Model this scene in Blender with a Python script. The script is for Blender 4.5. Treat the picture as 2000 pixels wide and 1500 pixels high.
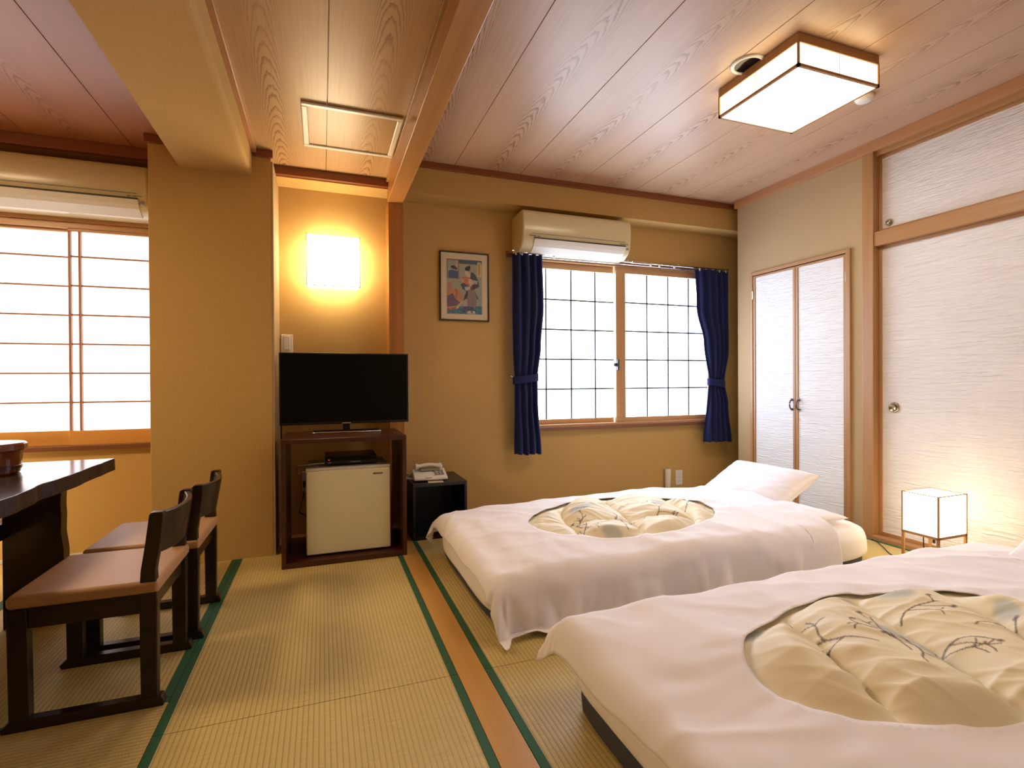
import bpy, math, random
from mathutils import Matrix, Vector, noise
random.seed(7)
PI = math.pi
for o in list(bpy.data.objects): bpy.data.objects.remove(o)
scene = bpy.context.scene
col = scene.collection

# ------------------------------------------------------------------ camera
F_PX, YAW, PITCH, ROLL, CAM_Z = 1011.7, 0.3508994, -0.0054819, -0.0058208, 0.95
def cam_matrix():
    cy, sy = math.cos(YAW), math.sin(YAW)
    r = Vector((cy, -sy, 0)); f0 = Vector((sy, cy, 0)); u0 = Vector((0, 0, 1))
    f = f0*math.cos(PITCH)+u0*math.sin(PITCH); u = u0*math.cos(PITCH)-f0*math.sin(PITCH)
    r2 = r*math.cos(ROLL)+u*math.sin(ROLL); u2 = u*math.cos(ROLL)-r*math.sin(ROLL)
    m = Matrix((r2, u2, -f)).transposed().to_4x4(); m.translation = (0, 0, CAM_Z)
    return m
cd = bpy.data.cameras.new('camera'); cam = bpy.data.objects.new('camera', cd); col.objects.link(cam)
cam.matrix_world = cam_matrix(); cd.sensor_width = 36; cd.lens = 36*F_PX/2000; cd.clip_start = 0.02
scene.camera = cam

# ------------------------------------------------------------------ light and exposure
W = bpy.data.worlds.new('world'); scene.world = W; W.use_nodes = True
bgn = W.node_tree.nodes['Background']; bgn.inputs[0].default_value = (0.75, 0.87, 1, 1); bgn.inputs[1].default_value = 1.5
scene.view_settings.view_transform = 'Standard'; scene.view_settings.look = 'None'
scene.view_settings.gamma = 1; scene.view_settings.use_curve_mapping = False
scene.view_settings.exposure = 0.68
WINDOW_E = 5.8            # daylight coming through the frosted panes
WINDOW_C = (0.70, 0.81, 1.0)
SHOJI_E = 1.5
LAMP_E = 12.5              # ceiling lamps
LAMP_C = (1.0, 0.85, 0.66)
WALL_LAMP_E = 11.0
WALL_LAMP_C = (1.0, 0.79, 0.48)
FLOOR_LAMP_E = 5.2

# ------------------------------------------------------------------ materials
def new_mat(name):
    m = bpy.data.materials.new(name); m.use_nodes = True
    nt = m.node_tree; b = nt.nodes['Principled BSDF']
    return m, nt, b
def N(nt, t, **kw):
    n = nt.nodes.new(t)
    for k, v in kw.items():
        if k in ('ins',):
            for kk, vv in v.items(): n.inputs[kk].default_value = vv
        else: setattr(n, k, v)
    return n
def c4(c): return (c[0], c[1], c[2], 1)
def plain(name, c, rough=0.6, metal=0.0, spec=0.5, bump=None, var=None):
    m, nt, b = new_mat(name)
    b.inputs['Base Color'].default_value = c4(c); b.inputs['Roughness'].default_value = rough
    b.inputs['Metallic'].default_value = metal; b.inputs['Specular IOR Level'].default_value = spec
    tc = N(nt, 'ShaderNodeTexCoord')
    if var:
        sc, amt = var
        n = N(nt, 'ShaderNodeTexNoise', ins={'Scale': sc, 'Detail': 5.0})
        nt.links.new(tc.outputs['Object'], n.inputs['Vector'])
        r = N(nt, 'ShaderNodeMapRange', ins={'From Min': .25, 'From Max': .75, 'To Min': 1-amt, 'To Max': 1+amt})
        nt.links.new(n.outputs[0], r.inputs[0])
        h = N(nt, 'ShaderNodeHueSaturation', ins={'Color': c4(c)})
        nt.links.new(r.outputs[0], h.inputs['Value']); nt.links.new(h.outputs[0], b.inputs['Base Color'])
    if bump:
        sc, st = bump
        n = N(nt, 'ShaderNodeTexNoise', ins={'Scale': sc, 'Detail': 4.0})
        nt.links.new(tc.outputs['Object'], n.inputs['Vector'])
        bp = N(nt, 'ShaderNodeBump', ins={'Strength': st, 'Distance': .004})
        nt.links.new(n.outputs[0], bp.inputs['Height']); nt.links.new(bp.outputs[0], b.inputs['Normal'])
    return m
def wood(name, c1, c2, axis='Y', scale=1.0, rough=0.4, bump=.1):
    """straight grained timber running along an axis of the object"""
    m, nt, b = new_mat(name)
    tc = N(nt, 'ShaderNodeTexCoord'); mp = N(nt, 'ShaderNodeMapping')
    s = {'X': (1.2, 40, 40), 'Y': (40, 1.2, 40), 'Z': (40, 40, 1.2)}[axis]
    mp.inputs['Scale'].default_value = [v*scale for v in s]
    oi = N(nt, 'ShaderNodeObjectInfo')
    ad = N(nt, 'ShaderNodeVectorMath', operation='ADD')
    cx = N(nt, 'ShaderNodeCombineXYZ')
    mu = N(nt, 'ShaderNodeMath', operation='MULTIPLY', ins={1: 9.0})
    nt.links.new(oi.outputs['Random'], mu.inputs[0])
    for i in range(3): nt.links.new(mu.outputs[0], cx.inputs[i])
    nt.links.new(tc.outputs['Object'], ad.inputs[0]); nt.links.new(cx.outputs[0], ad.inputs[1])
    nt.links.new(ad.outputs[0], mp.inputs[0])
    n = N(nt, 'ShaderNodeTexNoise', ins={'Scale': 1.0, 'Detail': 6.0, 'Roughness': .6, 'Distortion': .3})
    nt.links.new(mp.outputs[0], n.inputs['Vector'])
    r = N(nt, 'ShaderNodeValToRGB'); r.color_ramp.elements[0].position = .3; r.color_ramp.elements[1].position = .7
    r.color_ramp.elements[0].color = c4(c1); r.color_ramp.elements[1].color = c4(c2)
    nt.links.new(n.outputs[0], r.inputs[0]); nt.links.new(r.outputs[0], b.inputs['Base Color'])
    b.inputs['Roughness'].default_value = rough
    bp = N(nt, 'ShaderNodeBump', ins={'Strength': bump, 'Distance': .002})
    nt.links.new(n.outputs[0], bp.inputs['Height']); nt.links.new(bp.outputs[0], b.inputs['Normal'])
    return m
def cathedral(name, base, dark):
    """printed ceiling board: cathedral grain down the middle, straight grain at the sides (runs along Y)"""
    m, nt, b = new_mat(name)
    tc = N(nt, 'ShaderNodeTexCoord'); sp = N(nt, 'ShaderNodeSeparateXYZ'); oi = N(nt, 'ShaderNodeObjectInfo')
    nt.links.new(tc.outputs['Object'], sp.inputs[0])
    def M(op, a, b_=None):
        n = N(nt, 'ShaderNodeMath', operation=op)
        for i, v in enumerate((a, b_)):
            if v is None: continue
            if isinstance(v, (int, float)): n.inputs[i].default_value = v
            else: nt.links.new(v, n.inputs[i])
        return n.outputs[0]
    off = M('MULTIPLY', oi.outputs['Random'], 37.0)
    def noise_at(sx, sy, scale, detail):
        cx = N(nt, 'ShaderNodeCombineXYZ')
        nt.links.new(M('MULTIPLY', sp.outputs[0], sx), cx.inputs[0])
        nt.links.new(M('MULTIPLY', sp.outputs[1], sy), cx.inputs[1]); nt.links.new(off, cx.inputs[2])
        n = N(nt, 'ShaderNodeTexNoise', ins={'Scale': scale, 'Detail': detail, 'Roughness': .5})
        nt.links.new(cx.outputs[0], n.inputs['Vector']); return n.outputs[0]
    n1 = noise_at(1, .5, 1.3, 1.0)
    xc = M('ADD', sp.outputs[0], M('MULTIPLY', M('SUBTRACT', n1, .5), .14))
    x2 = M('MULTIPLY', M('MULTIPLY', xc, xc), 1150.0)
    y1 = M('MULTIPLY', sp.outputs[1], -11.0)
    nn = M('MULTIPLY', noise_at(1, .35, 6, 2), 3.0)
    nf = M('MULTIPLY', noise_at(5, 1, 20, 2), .7)
    cyc = M('ADD', M('ADD', M('ADD', x2, y1), M('ADD', nn, nf)), off)
    fr = M('FRACT', cyc)
    line = N(nt, 'ShaderNodeMapRange', ins={'From Min': .52, 'From Max': .97, 'To Min': 0, 'To Max': 1}); nt.links.new(fr, line.inputs[0])
    ln = M('MULTIPLY', line.outputs[0], M('LESS_THAN', fr, .975))
    # grain is strongest in the heart of the board
    ax = M('ABSOLUTE', xc)
    fade = N(nt, 'ShaderNodeMapRange', ins={'From Min': .03, 'From Max': .11, 'To Min': 1.0, 'To Max': .0}); nt.links.new(ax, fade.inputs[0])
    patch = N(nt, 'ShaderNodeMapRange', ins={'From Min': .38, 'From Max': .6, 'To Min': .4, 'To Max': 1}); nt.links.new(noise_at(1.4, .8, 3, 2), patch.inputs[0])
    g = M('MULTIPLY', M('MULTIPLY', ln, fade.outputs[0]), patch.outputs[0])
    fine = noise_at(55, 1.2, 3, 3)
    g2 = M('ADD', g, M('MULTIPLY', M('SUBTRACT', fine, .42), .55))
    mx = N(nt, 'ShaderNodeMix', data_type='RGBA'); mx.inputs[6].default_value = c4(base); mx.inputs[7].default_value = c4(dark)
    mx.clamp_factor = True
    nt.links.new(g2, mx.inputs[0]); nt.links.new(mx.outputs[2], b.inputs['Base Color'])
    b.inputs['Roughness'].default_value = .38
    bp = N(nt, 'ShaderNodeBump', ins={'Strength': .12, 'Distance': .0015})
    nt.links.new(fine, bp.inputs['Height']); nt.links.new(bp.outputs[0], b.inputs['Normal'])
    return m
def tatami_mat(name, axis):
    m, nt, b = new_mat(name)
    geo = N(nt, 'ShaderNodeTexCoord'); sp = N(nt, 'ShaderNodeSeparateXYZ'); nt.links.new(geo.outputs['Object'], sp.inputs[0])
    across, along = (0, 1) if axis == 'Y' else (1, 0)
    def M(op, a, b_=None):
        n = N(nt, 'ShaderNodeMath', operation=op)
        for i, v in enumerate((a, b_)):
            if v is None: continue
            if isinstance(v, (int, float)): n.inputs[i].default_value = v
            else: nt.links.new(v, n.inputs[i])
        return n.outputs[0]
    rib = M('POWER', M('ABSOLUTE', M('SINE', M('MULTIPLY', sp.outputs[across], PI/.0145))), .45)
    weave = M('ABSOLUTE', M('SINE', M('ADD', M('MULTIPLY', sp.outputs[along], PI/.0075), M('MULTIPLY', M('FLOOR', M('MULTIPLY', sp.outputs[across], 1/.0145)), PI/2))))
    hgt = M('ADD', rib, M('MULTIPLY', weave, .22))
    n = N(nt, 'ShaderNodeTexNoise', ins={'Scale': 1.0, 'Detail': 6.0, 'Roughness': .65})
    mp = N(nt, 'ShaderNodeMapping'); mp.inputs['Scale'].default_value = (12, 250, 1) if axis == 'Y' else (250, 12, 1)
    nt.links.new(geo.outputs['Object'], mp.inputs[0]); nt.links.new(mp.outputs[0], n.inputs['Vector'])
    big = N(nt, 'ShaderNodeTexNoise', ins={'Scale': 2.2, 'Detail': 3.0}); nt.links.new(geo.outputs['Object'], big.inputs['Vector'])
    r = N(nt, 'ShaderNodeValToRGB'); e = r.color_ramp.elements
    e[0].position = .3; e[0].color = (.50, .375, .12, 1); e[1].position = .72; e[1].color = (.70, .55, .235, 1)
    mixn = M('ADD', M('MULTIPLY', n.outputs[0], .7), M('MULTIPLY', big.outputs[0], .3)); nt.links.new(mixn, r.inputs[0])
    mx = N(nt, 'ShaderNodeMix', data_type='RGBA', blend_type='MULTIPLY'); mx.inputs[0].default_value = 1
    nt.links.new(r.outputs[0], mx.inputs[6])
    rr = N(nt, 'ShaderNodeMapRange', ins={'From Min': .25, 'From Max': .85, 'To Min': .66, 'To Max': 1.0}); nt.links.new(rib, rr.inputs[0])
    nt.links.new(rr.outputs[0], mx.inputs[7]); nt.links.new(mx.outputs[2], b.inputs['Base Color'])
    b.inputs['Roughness'].default_value = .5
    bp = N(nt, 'ShaderNodeBump', ins={'Strength': .5, 'Distance': .0022})
    nt.links.new(hgt, bp.inputs['Height']); nt.links.new(bp.outputs[0], b.inputs['Normal'])
    return m
def fusuma_mat(name, c, axis_scale):
    m, nt, b = new_mat(name)
    tc = N(nt, 'ShaderNodeTexCoord'); mp = N(nt, 'ShaderNodeMapping'); mp.inputs['Scale'].default_value = axis_scale
    nt.links.new(tc.outputs['Object'], mp.inputs[0])
    n = N(nt, 'ShaderNodeTexNoise', ins={'Scale': 1.0, 'Detail': 3.0, 'Roughness': .5, 'Distortion': 1.2})
    nt.links.new(mp.outputs[0], n.inputs['Vector'])
    b.inputs['Base Color'].default_value = c4(c); b.inputs['Roughness'].default_value = .65
    bp = N(nt, 'ShaderNodeBump', ins={'Strength': 1.0, 'Distance': .010})
    nt.links.new(n.outputs[0], bp.inputs['Height']); nt.links.new(bp.outputs[0], b.inputs['Normal'])
    return m
def emit(name, c, e, base=(.9, .9, .88)):
    m, nt, b = new_mat(name)
    b.inputs['Base Color'].default_value = c4(base); b.inputs['Roughness'].default_value = .5
    b.inputs['Emission Color'].default_value = c4(c); b.inputs['Emission Strength'].default_value = e
    return m
def vcol(name, rough=.7, sheen=0):
    m, nt, b = new_mat(name)
    a = N(nt, 'ShaderNodeVertexColor', layer_name='print'); nt.links.new(a.outputs[0], b.inputs['Base Color'])
    b.inputs['Roughness'].default_value = rough
    return m
def cloth_mat(name, c, rough=.85, weave=900, st=.1, sheen=.2):
    m = plain(name, c, rough, spec=.25, bump=(weave, st))
    m.node_tree.nodes['Principled BSDF'].inputs['Sheen Weight'].default_value = sheen
    return m

M_WALL = plain('tan_plaster_wallpaper', (.57, .37, .135), .85, spec=.2, bump=(420, .35), var=(260, .10))
M_CREAM = plain('cream_plaster_wallpaper', (.46, .33, .185), .85, spec=.2, bump=(420, .3), var=(260, .07))
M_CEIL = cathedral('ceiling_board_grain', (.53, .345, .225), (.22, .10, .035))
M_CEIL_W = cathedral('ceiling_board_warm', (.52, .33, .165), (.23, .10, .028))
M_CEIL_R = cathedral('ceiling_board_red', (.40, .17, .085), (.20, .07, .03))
M_TRIM = wood('dark_ceiling_trim', (.20, .055, .018), (.27, .085, .03), 'X', 1, .35)
M_TRIM_Y = wood('brown_ceiling_trim', (.40, .19, .085), (.50, .25, .12), 'Y', 1, .35)
M_BEAM = wood('orange_brown_beam', (.36, .16, .045), (.46, .22, .07), 'Y', .8, .35)
M_POST = wood('orange_brown_post', (.34, .13, .028), (.42, .18, .045), 'Z', .8, .35)
M_POST_L = wood('light_timber_post', (.34, .17, .068), (.44, .235, .10), 'Z', .8, .4)
M_RAIL_L = wood('light_timber_rail', (.34, .17, .066), (.44, .235, .10), 'Y', .8, .4)
M_WIN_X = wood('window_timber', (.46, .25, .10), (.58, .33, .15), 'X', .8, .35)
M_WIN_Z = wood('window_timber_upright', (.46, .25, .10), (.58, .33, .15), 'Z', .8, .35)
M_SILL = wood('dark_sill_timber', (.17, .06, .022), (.25, .095, .035), 'X', 1, .4)
M_SHOJI_RAIL = wood('orange_shoji_timber', (.66, .32, .08), (.76, .40, .12), 'X', .7, .3)
M_LATTICE = plain('shoji_lattice_timber', (.42, .20, .10), .5)
M_HERI = wood('orange_floor_board', (.52, .275, .075), (.60, .335, .10), 'Y', .6, .28, .05)
M_TAT_Y = tatami_mat('woven_rush_lengthwise', 'Y'); M_TAT_X = tatami_mat('woven_rush_crosswise', 'X')
M_BAND = cloth_mat('green_tatami_border', (.028, .11, .055), .6, 1500, .2, 0)
M_FUS = fusuma_mat('rippled_white_paper', (.78, .76, .77), (1, 8, 85))
M_FUSB = fusuma_mat('rippled_white_paper_pale', (.82, .83, .86), (1, 9, 100))
M_PANE = emit('daylit_frosted_pane', WINDOW_C, WINDOW_E); M_SHOJI = emit('daylit_shoji_paper', (.88, .90, 1.0), SHOJI_E)
M_LAMP = emit('lit_ceiling_lamp_paper', LAMP_C, LAMP_E); M_LAMP_SIDE = emit('lit_ceiling_lamp_side_paper', (1, .78, .45), 3.0); M_LAMP2 = emit('lit_table_lamp_paper', (1, .76, .44), 38.0); M_WLAMP = emit('lit_wall_lamp_paper', WALL_LAMP_C, WALL_LAMP_E)
M_FLAMP = emit('lit_floor_lamp_paper', (1, .76, .46), FLOOR_LAMP_E)
M_LAMPW = wood('lamp_frame_timber', (.34, .17, .06), (.44, .23, .09), 'X', 1.5, .4)
M_MUNTIN = plain('thin_window_bar', (.10, .11, .12), .5)
M_DARKW = wood('dark_stained_chair_wood', (.013, .0055, .0025), (.026, .011, .0045), 'X', 1.5, .3)
M_TABLE = wood('dark_lacquered_table_wood', (.014, .006, .005), (.03, .012, .009), 'Y', .8, .16, .05)
M_TABLE_EDGE = plain('table_live_edge', (.03, .012, .005), .5, bump=(60, .6), var=(30, .3))
M_SEAT = plain('tan_vinyl_seat', (.42, .23, .105), .42, bump=(300, .12))
M_NAVY = cloth_mat('navy_curtain_cloth', (.008, .014, .085), .75, 1200, .12, .1)
M_AC = plain('cream_plastic', (.68, .59, .37), .2); M_ACD = plain('dark_gap', (.05, .045, .035), .6)
M_ACW = plain('white_louvre_plastic', (.78, .77, .74), .3)
M_CHROME = plain('satin_chrome', (.72, .72, .74), .22, 1.0)
M_WHITEP = plain('white_plastic', (.74, .72, .68), .35)
M_HATCH = plain('white_enamel', (.86, .84, .78), .3); M_GREYP = plain('grey_button_plastic', (.30, .28, .26), .5)
M_BLACKP = plain('black_plastic', (.008, .008, .009), .35)
M_SCREEN = plain('switched_off_screen', (.002, .002, .003), .10, spec=.2)
M_BOXB = plain('black_laminate', (.006, .006, .007), .35)
M_STAND = wood('dark_red_cabinet_wood', (.048, .014, .007), (.075, .022, .010), 'Z', 1.2, .3, .03)
M_FRIDGE = plain('cream_enamel_door', (.74, .68, .47), .25); M_FRT = plain('fridge_grey_trim', (.60, .56, .50), .35)
M_INK = plain('dark_print', (.04, .035, .03), .6)
M_SHEET = cloth_mat('white_cotton_sheet', (.92, .88, .92), .85, 1100, .06, .15)
M_SHEET2 = cloth_mat('white_fitted_sheet', (.91, .88, .87), .85, 1100, .06, .15)
M_FUTON = plain('dark_grey_mattress_cloth', (.050, .053, .066), .8, bump=(700, .3))
M_QUILT = vcol('printed_cream_quilt', .6)
M_PRINT = vcol('printed_picture', .55)
M_FRAMEB = plain('black_picture_frame', (.012, .008, .007), .3); M_MATTE = plain('cream_picture_mount', (.66, .56, .42), .7)
M_TUB = plain('amber_lacquer', (.15, .035, .008), .12, spec=.7, var=(40, .2)); M_TUBD = plain('dark_lacquer', (.05, .012, .004), .18, spec=.7)
M_METALD = plain('aged_dark_metal', (.10, .10, .11), .35, .9); M_BRASS = plain('aged_brass', (.42, .36, .26), .3, 1.0)
M_PULL = plain('pull_recess', (.74, .74, .76), .4, .3)

# ------------------------------------------------------------------ mesh helpers
class MB:
    def __init__(s): s.v = []; s.f = []
    def box(s, x0, x1, y0, y1, z0, z1):
        n = len(s.v)
        s.v += [(x0,y0,z0),(x1,y0,z0),(x1,y1,z0),(x0,y1,z0),(x0,y0,z1),(x1,y0,z1),(x1,y1,z1),(x0,y1,z1)]
        s.f += [(n,n+3,n+2,n+1),(n+4,n+5,n+6,n+7),(n,n+1,n+5,n+4),(n+1,n+2,n+6,n+5),(n+2,n+3,n+7,n+6),(n+3,n,n+4,n+7)]
        return s
    def prism(s, pts, a0, a1, axis='Y'):
        """extrude a polygon along an axis; pts in the two other coordinates (X,Z) (Y,Z) or (X,Y)"""
        n = len(s.v); k = len(pts)
        for a in (a0, a1):
            for p, q in pts:
                s.v.append({'Y': (p, a, q), 'X': (a, p, q), 'Z': (p, q, a)}[axis])
        s.f.append(tuple(range(n, n+k))); s.f.append(tuple(range(n+2*k-1, n+k-1, -1)))
        for i in range(k):
            j = (i+1) % k; s.f.append((n+j, n+i, n+k+i, n+k+j))
        return s
    def lathe(s, prof, seg=24, o=(0,0,0), axis='Z'):
        n = len(s.v); k = len(prof)
        for i in range(seg):
            a = 2*PI*i/seg; c, d = math.cos(a), math.sin(a)
            for r, h in prof:
                p = {'Z': (r*c, r*d, h), 'X': (h, r*c, r*d), 'Y': (r*c, h, r*d)}[axis]
                s.v.append((p[0]+o[0], p[1]+o[1], p[2]+o[2]))
        for i in range(seg):
            j = (i+1) % seg
            for q in range(k-1): s.f.append((n+i*k+q, n+j*k+q, n+j*k+q+1, n+i*k+q+1))
        s.f.append(tuple(n+i*k for i in range(seg))[::-1]); s.f.append(tuple(n+i*k+k-1 for i in range(seg)))
        return s
    def tube(s, pts, r, seg=8, closed=False):
        pts = [Vector(p) for p in pts]; n = len(s.v); k = len(pts)
        for i, p in enumerate(pts):
            if closed: t = pts[(i+1) % k]-pts[i-1]
            else: t = pts[min(i+1, k-1)]-pts[max(i-1, 0)]
            t.normalize(); u = t.cross(Vector((0, 0, 1)))
            if u.length < .1: u = t.cross(Vector((1, 0, 0)))
            u.normalize(); w = t.cross(u)
            for j in range(seg):
                a = 2*PI*j/seg; s.v.append(tuple(p+u*math.cos(a)*r+w*math.sin(a)*r))
        for i in range(k if closed else k-1):
            i2 = (i+1) % k
            for j in range(seg):
                j2 = (j+1) % seg; s.f.append((n+i*seg+j, n+i*seg+j2, n+i2*seg+j2, n+i2*seg+j))
        if not closed:
            s.f.append(tuple(n+j for j in range(seg))[::-1]); s.f.append(tuple(n+(k-1)*seg+j for j in range(seg)))
        return s
    def grid(s, nu, nv, fn, skip=None):
        n = len(s.v)
        for i in range(nu+1):
            for j in range(nv+1): s.v.append(tuple(fn(i/nu, j/nv)))
        for i in range(nu):
            for j in range(nv):
                if skip and skip(i, j): continue
                a = n+i*(nv+1)+j; s.f.append((a, a+nv+1, a+nv+2, a+1))
        return s
    def mesh(s, name, smooth=False, fix=True):
        me = bpy.data.meshes.new(name); me.from_pydata(s.v, [], s.f); me.validate()
        if fix:
            import bmesh
            bm = bmesh.new(); bm.from_mesh(me); bmesh.ops.recalc_face_normals(bm, faces=bm.faces); bm.to_mesh(me); bm.free()
        if smooth:
            for p in me.polygons: p.use_smooth = True
        return me
    def build(s, name, mat, parent=None, bevel=0, seg=2, smooth=False, loc=None, fix=True):
        me = s.mesh(name, smooth, fix); me.materials.append(mat)
        o = bpy.data.objects.new(name, me); col.objects.link(o)
        if parent is not None: o.parent = parent
        if loc is not None: o.location = loc
        if bevel:
            b = o.modifiers.new('bevel', 'BEVEL'); b.width = bevel; b.segments = seg; b.limit_method = 'ANGLE'; b.angle_limit = .7
            if smooth or seg > 2:
                for p in me.polygons: p.use_smooth = True
                w = o.modifiers.new('wn', 'WEIGHTED_NORMAL'); w.keep_sharp = True
        return o
def thing(name, loc, label, cat, group=None, rz=0):
    o = bpy.data.objects.new(name, None); col.objects.link(o); o.location = loc; o.rotation_euler = (0, 0, rz)
    o.empty_display_size = .05
    o['label'] = label; o['category'] = cat
    if group: o['group'] = group
    return o
def struct(o, label, cat):
    o['kind'] = 'structure'; o['label'] = label; o['category'] = cat; return o
def sthing(name, loc, label, cat):
    o = thing(name, loc, label, cat); o['kind'] = 'structure'; return o
def copy_tree(o, parent=None):
    c = o.copy(); col.objects.link(c); c.parent = parent
    for ch in list(o.children): copy_tree(ch, c)
    return c
def fbm(x, y, z=0.0, oct_=3):
    v = 0; a = 1; t = 0
    for i in range(oct_):
        v += a*noise.noise((x, y, z+7.3*i)); t += a; x *= 2.03; y *= 2.03; a *= .5
    return v/t
def sstep(a, b, x):
    t = max(0, min(1, (x-a)/(b-a))); return t*t*(3-2*t)

# ------------------------------------------------------------------ the room shell
D = 3.5           # back wall
DS = 3.33         # face of the soffit
XR = 3.10         # right wall
XL = -2.75        # left wall
YF = -1.7         # wall behind the camera
ZC, ZM = 2.36, 2.215
PF = 3.12         # pillar front

fl = struct(MB().box(XL, XR+.6, YF, D+.05, -.10, -.012).build('floor', M_STAND), 'floor of tatami mats and one long orange-brown board', 'floor')
def mat_piece(x0, x1, y0, y1, axis):
    cx, cy = (x0+x1)/2, (y0+y1)/2; hx, hy = (x1-x0)/2-.0012, (y1-y0)/2-.0012
    o = MB().box(-hx, hx, -hy, hy, -.012, 0).build('tatami_mat', M_TAT_Y if axis == 'Y' else M_TAT_X, fl, loc=(cx, cy, 0))
    b = .0245; e = .0015
    for s in (-1, 1):
        m = MB()
        if axis == 'Y': m.box(*(sorted((s*(hx+.0006), s*(hx-b)))), -hy-.0005, hy+.0005, -.011, e)
        else: m.box(-hx-.0005, hx+.0005, *(sorted((s*(hy+.0006), s*(hy-b)))), -.011, e)
        m.build('border', M_BAND, o, bevel=.001)
X0, X1, X2 = -.4365, .405, .4965
for y0, y1 in ((-1.70, -.07), (-.07, 1.635), (1.635, 3.33)): mat_piece(X0, X1, y0, y1, 'Y')
for x0, x1 in ((.4965, 1.365), (1.365, 2.21), (2.21, 3.055)):
    for y0, y1 in ((-1.70, -.07), (-.07, 1.632), (1.632, 3.33)): mat_piece(x0, x1, y0, y1, 'Y')
mat_piece(-1.30, X0, 1.825, 3.48, 'Y'); mat_piece(-2.16, -1.30, 1.825, 3.48, 'Y')
mat_piece(-2.16, X0, .965, 1.825, 'X'); mat_piece(-2.16, X0, .105, .965, 'X')
mat_piece(-1.30, X0, -1.70, .105, 'Y'); mat_piece(-2.16, -1.30, -1.70, .105, 'Y'); mat_piece(-2.75, -2.16, -1.70, 1.0, 'Y'); mat_piece(-2.75, -2.16, 1.0, 3.48, 'Y')
h = MB().box(X1+.001, X2-.001, YF, 3.34, -.012, .0015).build('floor_board', M_HERI, fl, bevel=.0015)
MB().box(X0, 3.5, 3.332, D, -.012, .0).build('floor_board', M_HERI, fl)
MB().box(3.057, 3.11, YF, 3.33, -.012, .0).build('floor_board', M_RAIL_L, fl)

# back wall with the two window openings
def wall_with_holes(x0, x1, z0, z1, holes, y0, y1):
    m = MB(); xs = sorted(holes); cur = x0
    for a, b, c, d in xs:
        if a > cur: m.box(cur, a, y0, y1, z0, z1)
        m.box(a, b, y0, y1, z0, c); m.box(a, b, y0, y1, d, z1); cur = b
    if cur < x1: m.box(cur, x1, y0, y1, z0, z1)
    return m
WR = (1.33, 3.08, .585, 1.86)    # right window opening
WL = (-2.35, -.86, .60, 1.855)   # left window opening
wb = wall_with_holes(XL-.1, XR+.6, -.05, 2.6, [WL, WR], D, D+.12).build('wall_back', M_WALL)
struct(wb, 'tan plastered back wall with two windows', 'wall')
so = MB().box(.47, XR+.6, DS, D+.01, 2.16, 2.6).box(-.27, .45, DS, D+.01, 2.16, 2.6).box(XL, -.80, DS, D+.01, 2.16, 2.6)
struct(so.build('wall_soffit', M_WALL), 'tan plastered soffit running along the top of the back wall', 'wall')
pil = MB().box(-.828, -.256, PF, D+.02, -.01, 2.5).build('wall_pillar', M_WALL, bevel=.004)
struct(pil, 'broad tan plastered pillar between the left window and the television', 'wall')
pb = MB().prism([(-.690, 2.6), (-.690, 2.073), (-.372, 2.073), (-.362, 2.076), (-.354, 2.083), (-.350, 2.093), (-.346, 2.6)], YF, PF+.02, 'Y').build('wall_beam', M_WALL)
struct(pb, 'tan plastered ceiling beam running from the pillar towards the viewer', 'beam')
wl = struct(MB().box(XL-.1, XL, YF, D+.1, -.05, 2.6).build('wall_left', M_WALL), 'plastered wall at the left end of the dining side', 'wall')
wf = struct(MB().box(XL-.1, XR+.6, YF-.1, YF, -.05, 2.6).build('wall_front', M_CREAM), 'plastered wall behind the viewer', 'wall')

# right wall: plastered part with the closet doors, then the sliding doors
wr = MB()
wr.box(XR, XR+.06, 3.085, 3.245, -.01, 2.5)                # edge strip beside the closet
wr.box(XR, XR+.06, 2.325, 3.085, 1.745, 2.5)               # above the closet
wr.box(XR, XR+.06, 2.22, 2.325, -.01, 2.5)
wr.box(XR+.06, XR+.5, 3.20, 3.245, -.01, 2.5)              # return of the closet box
wro = struct(wr.build('wall_right', M_CREAM), 'cream plastered right wall around the narrow closet doors', 'wall')
struct(MB().box(XR+.5, XR+.6, YF, D+.1, -.05, 2.6).box(XR+.3, XR+.35, 2.2, 3.2, 0, 2.5).build('wall_closet_back', M_CREAM), 'wall at the back of the closet row', 'wall')
# ceilings: upper board with real panels below it
def ceiling(name, x0, x1, y0, y1, z, mat, start, w, label):
    c = struct(MB().box(x0, x1, y0, y1, z+.008, z+.05).build(name, M_SILL), label, 'ceiling')
    x = start
    while x < x1-.01:
        a, b = max(x, x0), min(x+w, x1)
        if b > a+.02:
            cx = x+w/2
            m = MB().box(a-cx+.0015, b-cx-.0015, 0, y1-y0, 0, .008)
            m.build('panel', mat, c, bevel=.0012, loc=(cx, y0, z))
        x += w
    return c
ceiling('ceiling', .49, XR+.3, YF, DS+.17, ZC, M_CEIL, .365, .455, 'pale pinkish wood-grain board ceiling above the beds')
ceiling('ceiling', -.352, .40, YF, DS+.01, ZM, M_CEIL_W, -.425, .455, 'honey wood-grain board ceiling with the access hatch')
ceiling('ceiling', XL, -.685, YF, DS+.01, ZM, M_CEIL_R, -2.765, .455, 'dark reddish board ceiling above the dining table')
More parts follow.
